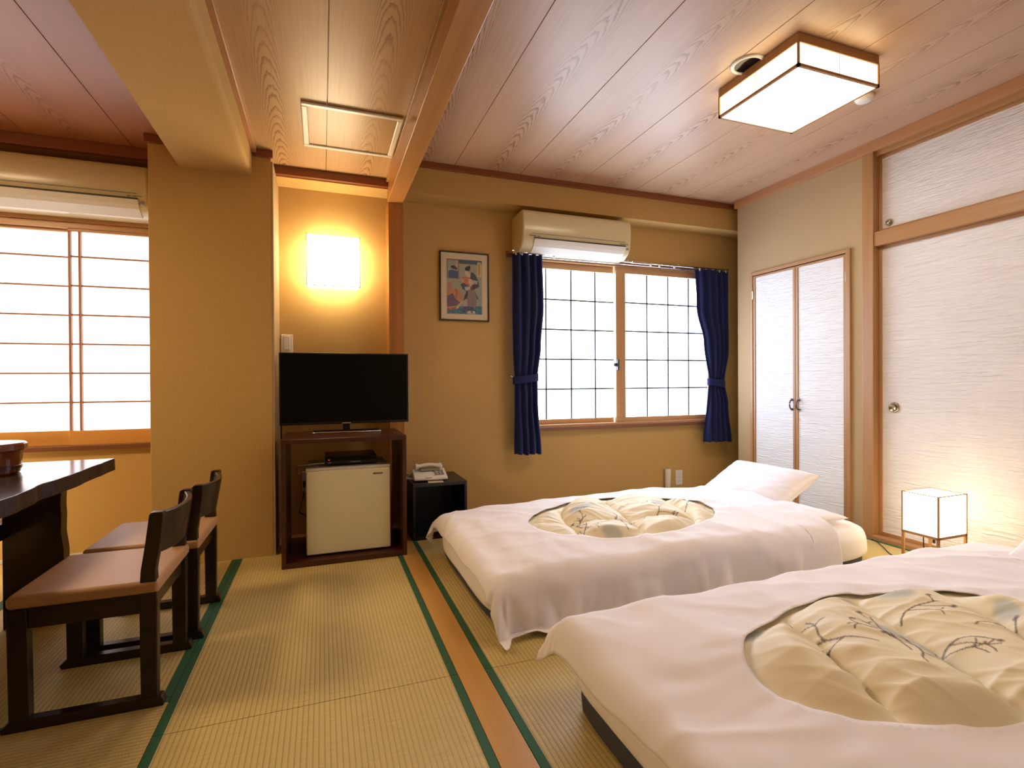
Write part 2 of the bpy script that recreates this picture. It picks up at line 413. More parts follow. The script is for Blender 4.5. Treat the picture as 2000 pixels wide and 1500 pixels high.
# trims
def trim(i, x0, x1, y0, y1, z0, z1, mat, label, bevel=.002):
    return struct(MB().box(x0, x1, y0, y1, z0, z1).build('trim_%d' % i, mat, bevel=bevel), label, 'trim')
trim(1, .49, 3.5, DS-.03, DS, 2.325, ZC, M_TRIM, 'dark reddish cornice along the soffit above the right window')
trim(2, -.27, .395, DS-.03, DS+.002, 2.165, ZM, M_TRIM, 'short dark reddish cornice above the wall lamp')
trim(3, XL, -.828, DS-.03, DS, 2.155, ZM, M_TRIM, 'dark reddish cornice above the left air conditioner')
trim(4, -.840, -.690, PF-.02, PF, 2.175, ZM, M_TRIM, 'short dark cornice at the left top of the pillar')
trim(5, -.346, -.245, PF-.02, PF, 2.175, ZM, M_TRIM, 'short dark cornice at the right top of the pillar')
trim(6, XR-.035, XR+.05, YF, 3.245, 2.30, ZC, M_TRIM_Y, 'brown cornice along the right wall')
trim(7, -.35, -.325, YF, PF, 2.19, ZM, M_TRIM_Y, 'slim cornice along the plastered beam')
trim(8, .381, .40, YF, DS, 2.193, ZM, M_RAIL_L, 'pale strip of wood beside the big wooden beam')
b = MB().box(.395, .492, YF, 3.36, 2.09, 2.42).build('trim_9', M_BEAM, bevel=.003); struct(b, 'heavy orange-brown wooden beam between the two ceilings', 'beam')
p = MB().box(.400, .497, 3.36, D+.01, -.01, 2.095).build('trim_10', M_POST, bevel=.003); struct(p, 'orange-brown wooden post on the wall behind the television', 'post')
trim(11, -.256, -.246, PF, D, -.005, 2.16, M_CREAM, 'pale edge strip down the side of the pillar', .002)
# cream baseboard in the left bay
struct(MB().box(XL, -.83, D-.008, D, 0, .018).build('baseboard_back', M_WHITEP), 'thin white baseboard under the left window', 'baseboard')

# ---- cabinet wall: post, lintels, sliding doors
struct(MB().box(XR-.022, XR+.06, 2.155, 2.222, 0, 2.31).build('trim_12', M_POST_L, bevel=.003), 'light timber post between the closet and the sliding doors', 'post')
struct(MB().box(XR-.015, XR+.08, YF, 2.155, 1.738, 1.822).build('trim_13', M_RAIL_L, bevel=.003), 'light timber lintel between upper and lower sliding doors', 'trim')
struct(MB().box(XR-.0, XR+.08, YF, 2.155, 2.275, 2.31).build('trim_14', M_RAIL_L, bevel=.002), 'light timber head rail above the upper sliding doors', 'trim')
struct(MB().box(XR-.04, XR+.08, YF, 2.155, -.01, .022).build('trim_15', M_RAIL_L, bevel=.002), 'low timber sill track under the large sliding doors', 'trim')
def pull_mesh(r):
    ring = MB().lathe([(r*.72, -.006), (r*.78, -.012), (r*.95, -.012), (r, -.004), (r, 0), (r*.72, 0)], 28, axis='X')
    cup = MB().lathe([(0.0005, .001), (r*.72, .001), (r*.74, -.004), (r*.76, -.004), (r*.76, .003), (0.0005, .003)], 28, axis='X')
    return ring, cup
def fusuma(i, y0, y1, z0, z1, x, py, pz, pr, label):
    d = sthing('door_%d' % i, (x, (y0+y1)/2, z0), label, 'sliding door')
    hy = (y1-y0)/2; hz = z1-z0; t = .018
    MB().box(.002, .02, -hy+t*.5, hy-t*.5, t*.5, hz-t*.5).build('paper_panel', M_FUS, d)
    for nm, bx in (('stile', (-hy, -hy+t, 0, hz)), ('stile', (hy-t, hy, 0, hz)), ('rail', (-hy+t, hy-t, 0, t)), ('rail', (-hy+t, hy-t, hz-t, hz))):
        MB().box(-.005, .022, *bx).build(nm, M_POST_L if nm == 'stile' else M_RAIL_L, d, bevel=.002)
    a, c = pull_mesh(pr)
    q = a.build('finger_pull', M_BRASS, d, smooth=True, loc=(.004, py-(y0+y1)/2, pz-z0)); c.build('pull_cup', M_PULL, q, smooth=True)
    return d
DX = XR+.03
for k, (a, b_) in enumerate(((1.275, 2.155), (.395, 1.275), (-.485, .395), (-1.40, -.485))):
    x = DX + (.026 if k % 2 else 0)
    sd = 'beside the post' if k == 0 else ('second from the post' if k == 1 else ('third from the post' if k == 2 else 'last of the row behind the viewer'))
    fusuma(3+2*k, a, b_, .022, 1.738, x, (b_-.085) if k % 2 == 0 else a+.085, .783, .030, 'tall rippled white paper sliding door, '+sd)
    fusuma(4+2*k, a, b_, 1.822, 2.275, x, (b_-.06) if k % 2 == 0 else a+.06, 1.868, .020, 'low upper rippled white paper sliding door, '+sd)
# ---- narrow closet double doors
fr = sthing('trim_16', (XR, 2.71, 0), 'pinkish timber frame around the narrow closet doors', 'door frame')
for nm, bx in (('upright', (.372, .396, 0, 1.765)), ('upright', (-.406, -.378, 0, 1.765)), ('head', (-.378, .372, 1.742, 1.765)), ('threshold', (-.378, .372, 0, .012))):
    MB().box(-.016, .05, *bx).build(nm, M_POST_L if nm == 'upright' else M_RAIL_L, fr, bevel=.002)
def closet_leaf(i, y0, y1, hs, label):
    d = sthing('door_%d' % i, (XR, (y0+y1)/2, .014), label, 'closet door'); hy = (y1-y0)/2-.0015; H = 1.722
    MB().box(-.004, .018, -hy+.01, hy-.01, .01, H-.01).build('paper_panel', M_FUSB, d)
    for nm, bx in (('stile', (-hy, -hy+.019, 0, H)), ('stile', (hy-.019, hy, 0, H)), ('rail', (-hy+.019, hy-.019, 0, .015)), ('rail', (-hy+.019, hy-.019, H-.013, H))):
        MB().box(-.010, .02, *bx).build(nm, M_POST_L if nm == 'stile' else M_RAIL_L, d, bevel=.0015)
    hyy = hs*(hy-.026); hz = .775-.014
    pts = [(-.012, hyy, hz+.036*math.cos(a)) if False else (-.012-.022*math.sin(a), hyy, hz+.034*math.cos(a)) for a in [PI*k/10 for k in range(11)]]
    hd = MB().tube(pts, .0045, 8).build('handle', M_METALD, d, smooth=True)
    MB().lathe([(.0005, 0), (.0005, -.004), (.010, -.004), (.010, 0)], 14, o=(-.010, hyy, hz+.034), axis='X').lathe([(.0005, 0), (.0005, -.004), (.010, -.004), (.010, 0)], 14, o=(-.010, hyy, hz-.034), axis='X').build('rosette', M_METALD, hd)
    for z in (.28, 1.58): MB().box(-.016, -.009, -hs*hy-.004, -hs*hy+.004, z-.03, z+.03).build('hinge', M_BRASS, d)
    return d
closet_leaf(1, 2.706, 3.082, -1, 'far leaf of the narrow closet, pale bluish rippled paper')
closet_leaf(2, 2.332, 2.706, 1, 'near leaf of the narrow closet, pale rippled paper beside the timber post')

# ------------------------------------------------------------------ windows
def right_window():
    w = sthing('window_1', ((WR[0]+WR[1])/2, D, WR[2]), 'two-part sliding window with frosted panes between navy curtains', 'window')
    ox = (WR[0]+WR[1])/2; oz = WR[2]
    def B(nm, x0, x1, y0, y1, z0, z1, m, par=w, bev=.002): return MB().box(x0-ox, x1-ox, y0-D, y1-D, z0-oz, z1-oz).build(nm, m, par, bevel=bev)
    B('window_frame', WR[0], WR[1], 3.485, 3.60, 1.832, 1.86, M_WIN_X)
    B('window_frame', WR[0], WR[1], 3.470, 3.60, .612, .628, M_WIN_X)
    B('window_sill', WR[0]-.02, WR[1]+.02, 3.455, 3.60, .585, .612, M_SILL)
    B('window_frame', WR[0], WR[0]+.03, 3.485, 3.60, .628, 1.832, M_WIN_Z); B('window_frame', WR[1]-.03, WR[1], 3.485, 3.60, .628, 1.832, M_WIN_Z)
    def sash(x0, x1, y, nx, lab, le, re):
        s = B('sash', x0, x1, y+.012, y+.02, .628, 1.832, M_PANE, bev=0)
        s['label'] = lab
        def S(nm, a, b, y0, y1, c, d, m): return MB().box(a-ox, b-ox, y0-D, y1-D, c-oz, d-oz).build(nm, m, s, bevel=.0015)
        S('rail', x0, x1, y-.012, y+.024, .628, .664, M_WIN_X); S('rail', x0, x1, y-.012, y+.024, 1.785, 1.832, M_WIN_X)
        S('stile', x0, x0+le, y-.012, y+.024, .664, 1.785, M_WIN_Z); S('stile', x1-re, x1, y-.012, y+.024, .664, 1.785, M_WIN_Z)
        a, b = x0+le, x1-re
        for xx in nx:
            S('glazing_bar', xx-.006, xx+.006, y+.006, y+.0125, .664, 1.785, M_MUNTIN)
        for k in range(1, 5):
            zz = .664+(1.785-.664)*k/5; S('glazing_bar', a, b, y+.006, y+.0124, zz-.006, zz+.006, M_MUNTIN)
        return s
    sash(WR[0]+.03, 2.190, 3.535, (1.569, 1.778, 1.984), 'left sash, set back', .03, .035)
    s = sash(2.140, WR[1]-.03, 3.505, (2.436, 2.637, 2.838), 'right sash, in front', .085, .03)
    l = MB().box(2.118-ox, 2.165-ox, -.016+.0, -.002, 1.06-oz, 1.085-oz).box(2.142-ox, 2.158-ox, -.028, -.006, 1.03-oz, 1.115-oz).build('window_latch', M_METALD, w, bevel=.004, seg=3)
right_window()
def left_window():
    ox = (WL[0]+WL[1])/2; oz = WL[2]
    w = sthing('window_2', (ox, D, oz), 'tall shoji window with orange-brown rails at the left of the pillar', 'window')
    def B(nm, x0, x1, y0, y1, z0, z1, m, par=w, bev=.002): return MB().box(x0-ox, x1-ox, y0-D, y1-D, z0-oz, z1-oz).build(nm, m, par, bevel=bev)
    B('window_frame', WL[0], WL[1], 3.47, 3.60, 1.832, 1.862, M_WIN_X); B('window_frame', WL[0], WL[1], 3.485, 3.60, 1.80, 1.832, M_WIN_X)
    B('window_sill', WL[0], WL[1], 3.465, 3.60, .585, .612, M_SILL)
    B('window_frame', WL[0], WL[0]+.03, 3.485, 3.60, .612, 1.80, M_WIN_Z); B('window_frame', WL[1]-.015, WL[1], 3.485, 3.60, .612, 1.80, M_WIN_Z)
    for x0, x1, y, lab in ((WL[0]+.03, -1.243, 3.530, 'left shoji, behind'), (-1.300, WL[1]-.015, 3.500, 'right shoji, in front')):
        s = B('shoji', x0, x1, y+.012, y+.016, .612, 1.80, M_SHOJI, bev=0); s['label'] = lab
        def S(nm, a, b, y0, y1, c, d, m): return MB().box(a-ox, b-ox, y0-D, y1-D, c-oz, d-oz).build(nm, m, s, bevel=.0015)
        S('rail', x0, x1, y-.010, y+.018, .612, .692, M_SHOJI_RAIL); S('rail', x0, x1, y-.010, y+.018, 1.785, 1.80, M_WIN_X)
        S('stile', x0, x0+.011, y-.010, y+.018, .692, 1.785, M_LATTICE); S('stile', x1-.011, x1, y-.010, y+.018, .692, 1.785, M_LATTICE)
        if x1 > -1: S('stile', -1.254, -1.243, y-.010, y+.018, .692, 1.785, M_LATTICE)  # extra bar added to imitate the rear shoji's stile showing through the paper
        for k in range(1, 8):
            zz = 1.790-.1605*k+.02
            if zz > .72: S('lattice_bar', x0+.011, x1-.011, y, y+.013, zz-.0045, zz+.0045, M_LATTICE)
left_window()

# ------------------------------------------------------------------ lamps
def ceiling_lamp(cx, cy, z, label, mt=None):
    L = thing('ceiling_lamp', (cx, cy, z), label, 'ceiling lamp'); a, bb = .236, .226; h = .138
    MB().box(-a, a, -bb, bb, -.040, 0).build('wooden_rim', M_LAMPW, L, bevel=.003)
    MB().box(-a+.006, a-.006, -bb+.006, bb-.006, -h+.006, -.030).build('side_shade', M_LAMP_SIDE, L)
    MB().box(-a+.007, a-.007, -bb+.007, bb-.007, -h+.002, -h+.0055).build('bottom_shade', mt or M_LAMP, L)
    t = .0075
    fr_ = MB()
    for sx in (-1, 1):
        for sy in (-1, 1): fr_.box(sx*a-(t if sx > 0 else -0), sx*a+(0 if sx > 0 else t), sy*bb-(t if sy > 0 else 0), sy*bb+(0 if sy > 0 else t), -h, -.034)
    for sx in (-1, 1): fr_.box(*sorted((sx*a, sx*(a-t*1.5))), -bb, bb, -h, -h+t*1.6)
    for sy in (-1, 1): fr_.box(-a, a, *sorted((sy*bb, sy*(bb-t*1.5))), -h, -h+t*1.6)
    fr_.build('frame', M_LAMPW, L)
    for sx in (-1, 1): MB().box(sx*(a-.005)-.0008, sx*(a-.005)+.0008, -.001, .001, -h+.005, -.034).build('paper_joint', M_LATTICE, L)
    for sy in (-1, 1): MB().box(-.001, .001, sy*(bb-.005)-.0008, sy*(bb-.005)+.0008, -h+.005, -.034).build('paper_joint', M_LATTICE, L)
    for sy in (-1, 1): MB().lathe([(.0005, -.003), (.004, -.002), (.004, 0), (.0005, 0)], 10, o=(.02, sy*bb, -.018), axis='Y').build('screw', M_BRASS, L)
    return L
l1 = ceiling_lamp(2.055, 1.80, ZC, 'square wooden ceiling lamp with lit white paper above the beds')
l2 = ceiling_lamp(-1.98, 2.05, ZM, 'square wooden ceiling lamp above the dining table, left of the view', M_LAMP2)
l3 = ceiling_lamp(1.9, -.7, ZC, 'unseen square ceiling lamp added behind the viewer for warm fill light', emit('added_fill_lamp_paper', LAMP_C, 11.0))  # unseen lamp, added for warm ambient light on the near bed
wlp = thing('wall_lamp', (.0705, D, 1.70), 'glowing square paper wall lamp above the television', 'wall lamp')
a = .158
MB().box(-a+.004, a-.004, -.115, -.005, -a+.004, a-.004).build('lamp_shade', M_WLAMP, wlp, bevel=.006, seg=3)
m = MB()
for sx in (-1, 1): m.box(*sorted((sx*a, sx*(a-.0035))), -.118, -.114, -a, a)
m.box(-a, a, -.118, -.114, -a, -a+.0045).box(-a, a, -.118, -.1165, .078, .081).box(-a, a, -.118, -.1165, .092, .095)
m.build('frame', M_LAMPW, wlp)
MB().box(-a+.02, a-.02, -.006, 0, -a+.02, a-.02).build('back_plate', M_WHITEP, wlp)

fl_x, fl_y = 2.835, 1.686
FL = thing('floor_lamp', (fl_x, fl_y, 0), 'small cube paper lamp on thin wooden legs beside the sliding door', 'floor lamp')
ax_, ay_ = .107, .084
MB().box(-ax_+.003, ax_-.003, -ay_+.003, ay_-.003, .196, .386).build('lamp_shade', M_FLAMP, FL)
for sx in (-1, 1):
    for sy in (-1, 1):
        MB().box(*sorted((sx*ax_, sx*(ax_-.011))), *sorted((sy*ay_, sy*(ay_-.011))), 0, .192).build('leg', M_LAMPW, FL, bevel=.001)
for sx in (-1, 1):
    MB().box(*sorted((sx*ax_, sx*(ax_-.010))), -ay_, ay_, .184, .196).build('rail', M_LAMPW, FL)
    MB().box(*sorted((sx*ax_, sx*(ax_-.010))), -ay_+.011, ay_-.011, .0, .008).build('foot_rail', M_LAMPW, FL)
for sy in (-1, 1): MB().box(-ax_, ax_, *sorted((sy*ay_, sy*(ay_-.010))), .184, .196).build('rail', M_LAMPW, FL)
MB().box(-ax_+.011, ax_-.011, ay_-.01, ay_, .0, .008).build('foot_rail', M_LAMPW, FL)
m = MB(); t = .0065
for sx in (-1, 1):
    for sy in (-1, 1): m.box(*sorted((sx*ax_, sx*(ax_-t))), *sorted((sy*ay_, sy*(ay_-t))), .196, .389)
    m.box(*sorted((sx*ax_, sx*(ax_-t))), -ay_, ay_, .386, .389)
for sy in (-1, 1): m.box(-ax_, ax_, *sorted((sy*ay_, sy*(ay_-t))), .386, .389)
m.build('shade_frame', M_LAMPW, FL)
m = MB()
for sy in (-1, 1): m.box(-ax_, ax_, *sorted((sy*(ay_-.001), sy*(ay_-.003))), .249, .2505)
for sx in (-1, 1): m.box(*sorted((sx*(ax_-.001), sx*(ax_-.003))), -ay_, ay_, .249, .2505)
for xx in (-.035, .03): m.box(xx, xx+.0012, -ay_+.001, -ay_+.003, .196, .249)
m.build('shade_bars', M_LATTICE, FL)
MB().tube([(.0, 0, .186), (.0, 0, .155)], .0012, 6).box(-.0045, .0045, -.0045, .0045, .137, .156).build('pull_switch', M_BLACKP, FL)
MB().tube([(-.03, .03, .19), (-.02, .035, .12), (.015, .05, .05), (.012, .065, .008), (.0, .085, .005), (-.02, .14, .004), (.05, .25, .004), (.13, .34, .004), (.195, .42, .004), (.205, .455, .004)], .0025, 6).build('power_cord', M_BLACKP, FL, smooth=True)
FL2 = copy_tree(FL); FL2.location = (-1.80, 3.22, 0); FL2.rotation_euler = (0, 0, PI); FL2['label'] = 'small cube paper lamp on the floor in the left bay under the shoji window'
for c_ in list(FL2.children):
    if c_.name.startswith('power_cord'): bpy.data.objects.remove(c_)

# ------------------------------------------------------------------ ceiling bits
hx0, hx1, hy0, hy1 = -.083, .375, 2.505, 2.965
H = thing('access_hatch', ((hx0+hx1)/2, (hy0+hy1)/2, ZM), 'square access hatch with a white metal frame in the honey ceiling', 'hatch')
w_ = (hx1-hx0)/2; t = .027
for nm, bx in (('frame_bar', (-w_, w_, -w_, -w_+t)), ('frame_bar', (-w_, w_, w_-t, w_)), ('frame_bar', (-w_, -w_+t, -w_+t, w_-t)), ('frame_bar', (w_-t, w_, -w_+t, w_-t))):
    MB().box(*bx, -.013, -.001).build(nm, M_HATCH, H, bevel=.005)
hc = (hx0+hx1)/2
for ox_, xa, xb in ((-.1975, -w_+t+.002, .030-hc-.0015), (.2575, .030-hc+.0015, w_-t-.002)):
    MB().box(xa-(ox_-hc), xb-(ox_-hc), -w_+t+.002, w_-t-.002, -.005, -.0012).build('hatch_panel', M_CEIL_W, H, loc=(ox_-hc, 0, 0))
SP = thing('ceiling_speaker', (1.795, 1.815, ZC), 'round black ceiling speaker with a white ring beside the ceiling lamp', 'speaker')
MB().lathe([(.056, 0), (.056, -.006), (.063, -.010), (.072, -.006), (.075, 0)], 32).build('ring', M_WHITEP, SP, smooth=True)
MB().lathe([(.0005, -.001), (.0005, -.002), (.056, -.004), (.056, -.001)], 32).build('grille', M_SCREEN, SP)
DT = thing('smoke_detector', (2.545, 1.825, ZC), 'white domed smoke detector on the ceiling beyond the lamp', 'detector')
MB().lathe([(.0005, -.032), (.02, -.031), (.034, -.026), (.042, -.014), (.044, 0), (.0005, 0)], 28).build('dome', M_WHITEP, DT, smooth=True)

# ------------------------------------------------------------------ air conditioners
def aircon(x0, x1, z0, z1, yf, label, logo):
    ox, oz = (x0+x1)/2, z0; w = (x1-x0)/2; h = z1-z0; dp = D-yf
    A = thing('air_conditioner', (ox, D, z0), label, 'air conditioner')
    q = [(-.002, h), (-dp+.03, h), (-dp+.012, h-.008), (-dp, h-.03), (-dp-.004, h*.6), (-dp+.004, h*.30), (-dp+.03, h*.13), (-dp+.085, 0), (-.002, 0)]
    MB().prism([(a, b) for a, b in q], -w, w, 'X').build('body', M_AC, A, bevel=.012, seg=4)
    # front grille seam, louvre flap, slot and prints
    yg = -dp+.0005
    MB().box(-w+.07, w-.05, yg-.0032, yg+.004, h*.40, h*.40+.0035).build('grille_seam', M_GREYP, A)
    lf = MB().prism([(-dp-.0035, h*.285), (-dp+.004, h*.285), (-dp+.088, .006), (-dp+.082, -.004), (-dp+.028, h*.115), (-dp+.012, h*.19)], -w+.085, w-.045, 'X').build('louvre_flap', M_ACW, A, bevel=.003)
    MB().prism([(-dp-.0038, h*.315), (-dp+.006, h*.315), (-dp+.006, h*.287), (-dp-.002, h*.287)], -w+.083, w-.047, 'X').build('outlet_slot', M_ACD, A)
    m = MB()
    if logo:
        for k in range(6): m.box(-w+.048+k*.0085, -w+.054+k*.0085, -dp-.003, -dp+.004, h*.335, h*.335+.007)
        for k in range(3): m.box(-w+.108+k*.006, -w+.112+k*.006, -dp-.003, -dp+.004, h*.335, h*.335+.005)
    for k in range(6): m.box(w-.095+k*.012, w-.089+k*.012, -dp-.003, -dp+.004, h*.345, h*.345+.004)
    m.box(w-.09, w-.088, -dp-.003, -dp+.004, h*.325, h*.325+.003)
    pr = m.build('print_marks', M_GREYP, A); pr['kind'] = 'stuff'
    MB().box(w-.036, w-.020, -dp+.003, -dp+.010, h*.20, h*.26).build('display_window', M_GREYP, A)
    return A
aircon(1.283, 2.135, 1.846, 2.122, 3.27, 'cream wall air conditioner above the window with navy curtains', True)
aircon(-1.70, -.868, 1.852, 2.112, 3.27, 'yellowish air conditioner above the shoji window, beside the pillar', False)

# ------------------------------------------------------------------ curtains and rods
R = thing('curtain_rod', (2.18, 3.42, 1.86), 'double chrome curtain rail under the air conditioner', 'curtain rail')
MB().tube([(-.93, -.04, -.012), (.95, -.04, -.012)], .006, 8).build('front_rail', M_CHROME, R, smooth=True)
MB().tube([(-.90, .02, -.018), (.90, .02, -.018)], .005, 8).build('back_rail', M_CHROME, R, smooth=True)
for x in (-.93, -.45, .0, .45, .95): MB().box(x-.008, x+.008, -.045, .085, -.006, .0).box(x-.008, x+.008, .075, .085, -.03, .01).build('bracket', M_CHROME, R, bevel=.001)
MB().box(.03, .19, -.048, -.032, -.021, -.004).build('centre_joint', M_CHROME, R, bevel=.002)
for x in (-.62, .2, .28, .42): MB().box(x-.006, x+.006, -.046, -.034, -.03, -.012).build('glider', M_WHITEP, R, bevel=.001)
struct(MB().box(1.24, 3.06, 3.475, 3.505, 1.842, 1.878).build('trim_17', M_SILL, bevel=.002), 'dark wooden picture rail behind the curtain rail', 'trim')
def curtain(label, L_, R_, z0, z1, ztie, tie_side, pleats):
    xm = (L_[0][0]+R_[0][0])/2
    C = thing('curtain', (xm, 3.40, 0), label, 'curtain', 'pair of tied navy curtains')
    def ip(tab, z):
        for i in range(len(tab)-1):
            (a, za), (b, zb) = tab[i], tab[i+1]
            if zb <= z <= za:
                t = (z-zb)/(za-zb); t = t*t*(3-2*t); return b+(a-b)*t
        return tab[-1][0] if z < tab[-1][1] else tab[0][0]
    def fn(u, v):
        z = z1+(z0-z1)*v; l, r = ip(L_, z), ip(R_, z)
        tight = math.exp(-((z-ztie)/.10)**2)
        ph = u*pleats*2*PI+1.2*noise.noise((u*3, z*1.3, 3.1))
        fold = math.sin(ph)*(.018-.008*tight)*(.55+.45*noise.noise((u*5, z*.8, 1))+.3) + .01*noise.noise((u*4, z*3, 9))
        x = l+(r-l)*u
        bulge = -.02*math.sin(PI*u)*(1-tight) 
        zz = z + (.012*noise.noise((u*6, 0, 5)) if v > .98 else 0) - .03*tight*0
        return (x-xm, fold+bulge-.01*tight, zz)
    o = MB().grid(110, 90, fn).build('cloth', M_NAVY, C, smooth=True, fix=False)
    s = o.modifiers.new('s', 'SOLIDIFY'); s.thickness = .003
    l, r = ip(L_, ztie), ip(R_, ztie)
    m = MB(); k = 28; rx = (r-l)/2+.006; ry = .035; ox = (l+r)/2-xm
    def ring(u, v):
        a = 2*PI*u; return (ox+rx*math.cos(a), -.008+ry*math.sin(a), ztie+.027-.054*v+.012*math.cos(a)*tie_side+.004*math.sin(PI*v))
    t = m.grid(36, 6, ring).build('tieback', M_NAVY, C, smooth=True, fix=False); s = t.modifiers.new('s', 'SOLIDIFY'); s.thickness = .004
    hk = .25
    xh = (l if tie_side > 0 else r)-xm
    MB().tube([(xh-tie_side*.004, .01, ztie+.01), (xh-tie_side*.014, .05, ztie+.03), (xh-tie_side*.008, .095, ztie+.035)], .003, 6).build('tieback_hook', M_CHROME, C, smooth=True)
    for i in range(5):
        x = L_[0][0]+(R_[0][0]-L_[0][0])*(i+.5)/5-xm; MB().box(x-.003, x+.003, -.022, -.014, z1-.012, z1+.006).build('hook', M_WHITEP, C)
    return C
curtain('navy curtain at the left of the window, tied back and hanging almost straight',
        [(1.250, 1.845), (1.252, 1.2), (1.258, .96), (1.262, .7), (1.262, .43)],
        [(1.480, 1.845), (1.488, 1.50), (1.462, 1.2), (1.432, .955), (1.436, .80), (1.462, .43)], .435, 1.842, .965, 1, 4)
curtain('navy curtain at the right of the window, tied at the waist beside the closet',
        [(2.812, 1.845), (2.83, 1.55), (2.90, 1.25), (2.942, .96), (2.93, .85), (2.895, .43)],
        [(3.14, 1.845), (3.14, 1.2), (3.09, .93), (3.13, .75), (3.172, .43)], .447, 1.838, .925, -1, 5)

# ------------------------------------------------------------------ framed print
PC = thing('framed_picture', (.9315, D, 1.3685), 'black framed colour woodblock print of a robed figure on the tan wall', 'picture')
pw, ph_ = .176, .477
for nm, bx in (('frame_bar', (-pw, -pw+.009, 0, ph_)), ('frame_bar', (pw-.009, pw, 0, ph_)), ('frame_bar', (-pw+.009, pw-.009, 0, .009)), ('frame_bar', (-pw+.009, pw-.009, ph_-.009, ph_))):
    MB().box(bx[0], bx[1], -.02, 0, bx[2], bx[3]).build(nm, M_FRAMEB, PC, bevel=.0015)
MB().box(-pw+.009, pw-.009, -.011, -.003, .009, ph_-.009).build('mount', M_MATTE, PC)
def print_mesh():
    nx, nz = 120, 186; x0, x1, z0, z1 = -.125, .125, .048, .425
    def P(*p): return [(a/100.0, b/100.0) for a, b in p]
    shapes = [  # painted back to front, coordinates 0..100 with the origin at the top left
        (P((0,0),(100,0),(100,8),(0,8)), (.06,.10,.16)), (P((0,88),(100,84),(100,100),(0,100)), (.06,.17,.25)),
        (P((0,0),(34,0),(34,36),(0,36)), (.25,.10,.10)), (P((2,2),(32,2),(32,34),(2,34)), (.30,.32,.27)),
        (P((4,23),(12,20),(31,22),(31,34),(4,34)), (.06,.11,.24)), (P((10,14),(18,11),(30,16),(28,19),(16,18)), (.06,.06,.07)), (P((26,3),(31,3),(31,16),(26,16)), (.42,.38,.28)),
        (P((3,44),(7,42),(12,44),(14,66),(4,66)), (.45,.20,.16)), (P((0,60),(14,56),(30,52),(38,60),(46,66),(42,78),(20,80),(0,76)), (.48,.24,.15)),
        (P((22,54),(30,56),(30,72),(24,72)), (.40,.16,.10)), (P((0,68),(16,62),(24,72),(38,80),(20,90),(0,88)), (.15,.10,.16)),
        (P((0,88),(24,86),(44,76),(47,77),(30,90),(0,93)), (.50,.38,.22)), (P((0,90),(24,87),(36,82),(20,92),(0,95)), (.35,.12,.10)),
        (P((88,3),(96,3),(98,8),(98,30),(86,30),(86,8)), (.55,.46,.22)), (P((90,6),(94,6),(94,27),(90,27)), (.35,.22,.08)),
        (P((50,16),(56,12),(64,11),(66,9),(63,8),(67,12),(64,20),(54,22)), (.03,.03,.04)), (P((52,20),(60,20),(66,26),(66,33),(56,33),(51,26)), (.58,.48,.36)),
        (P((68,22),(76,23),(84,30),(90,40),(92,48),(84,52),(70,48),(66,34)), (.07,.08,.12)), (P((74,36),(88,38),(86,44),(74,43)), (.40,.34,.40)),
        (P((42,33),(52,30),(66,32),(70,40),(64,48),(50,48),(44,42)), (.52,.18,.10)), (P((40,35),(46,34),(50,44),(44,46)), (.55,.35,.12)), (P((62,34),(72,36),(76,44),(66,48),(60,42)), (.55,.46,.36)),
        (P((38,46),(46,42),(60,47),(72,50),(74,58),(60,60),(44,54)), (.08,.09,.14)), (P((50,50),(66,48),(66,54),(56,57),(52,56)), (.45,.43,.42)),
        (P((72,44),(84,50),(78,54),(82,60),(90,72),(82,70),(70,58)), (.13,.04,.05)), (P((56,56),(62,58),(60,70),(52,72),(46,76),(50,66)), (.05,.05,.06)),
        (P((60,56),(78,54),(84,66),(84,80),(78,90),(58,90),(56,74)), (.27,.21,.20)), (P((46,76),(56,74),(58,90),(50,92)), (.42,.36,.34)),
        (P((38,94),(46,86),(60,86),(74,86),(84,94),(78,97),(60,96),(46,97)), (.07,.09,.16)), (P((56,95),(66,93),(70,99),(58,99)), (.50,.42,.30)), (P((72,94),(80,94),(80,99),(72,99)), (.50,.42,.30)),
    ]
    def inside(p, poly):
        c = False; x, y = p; j = len(poly)-1
        for i in range(len(poly)):
            xi, yi = poly[i]; xj, yj = poly[j]
            if (yi > y) != (yj > y) and x < (xj-xi)*(y-yi)/(yj-yi)+xi: c = not c
            j = i
        return c
    m = MB().grid(nx, nz, lambda u, v: (x0+(x1-x0)*u, -.0125, z1+(z0-z1)*v))
    me = m.mesh('print'); at = me.color_attributes.new('print', 'FLOAT_COLOR', 'POINT')
    for i in range(nx+1):
        for j in range(nz+1):
            u, v = i/nx, j/nz; c = (.36-.08*v, .35-.04*v, .26+.02*v)
            for poly, cc in shapes:
                if inside((u, v), poly): c = cc
            f = 1+.25*noise.noise((u*40, v*55, 1))
            if .56 < u < .84 and .62 < v < .9 and c[0] < .3 and int(u*50) % 2: f *= .75
            if v > .85 and noise.noise((u*25, v*30, 2)) > .25: f *= 1.6
            at.data[i*(nz+1)+j].color = (c[0]*f, c[1]*f, c[2]*f, 1)
    me.materials.append(M_PRINT)
    o = bpy.data.objects.new('art_print', me); col.objects.link(o); o.parent = PC; return o
print_mesh()

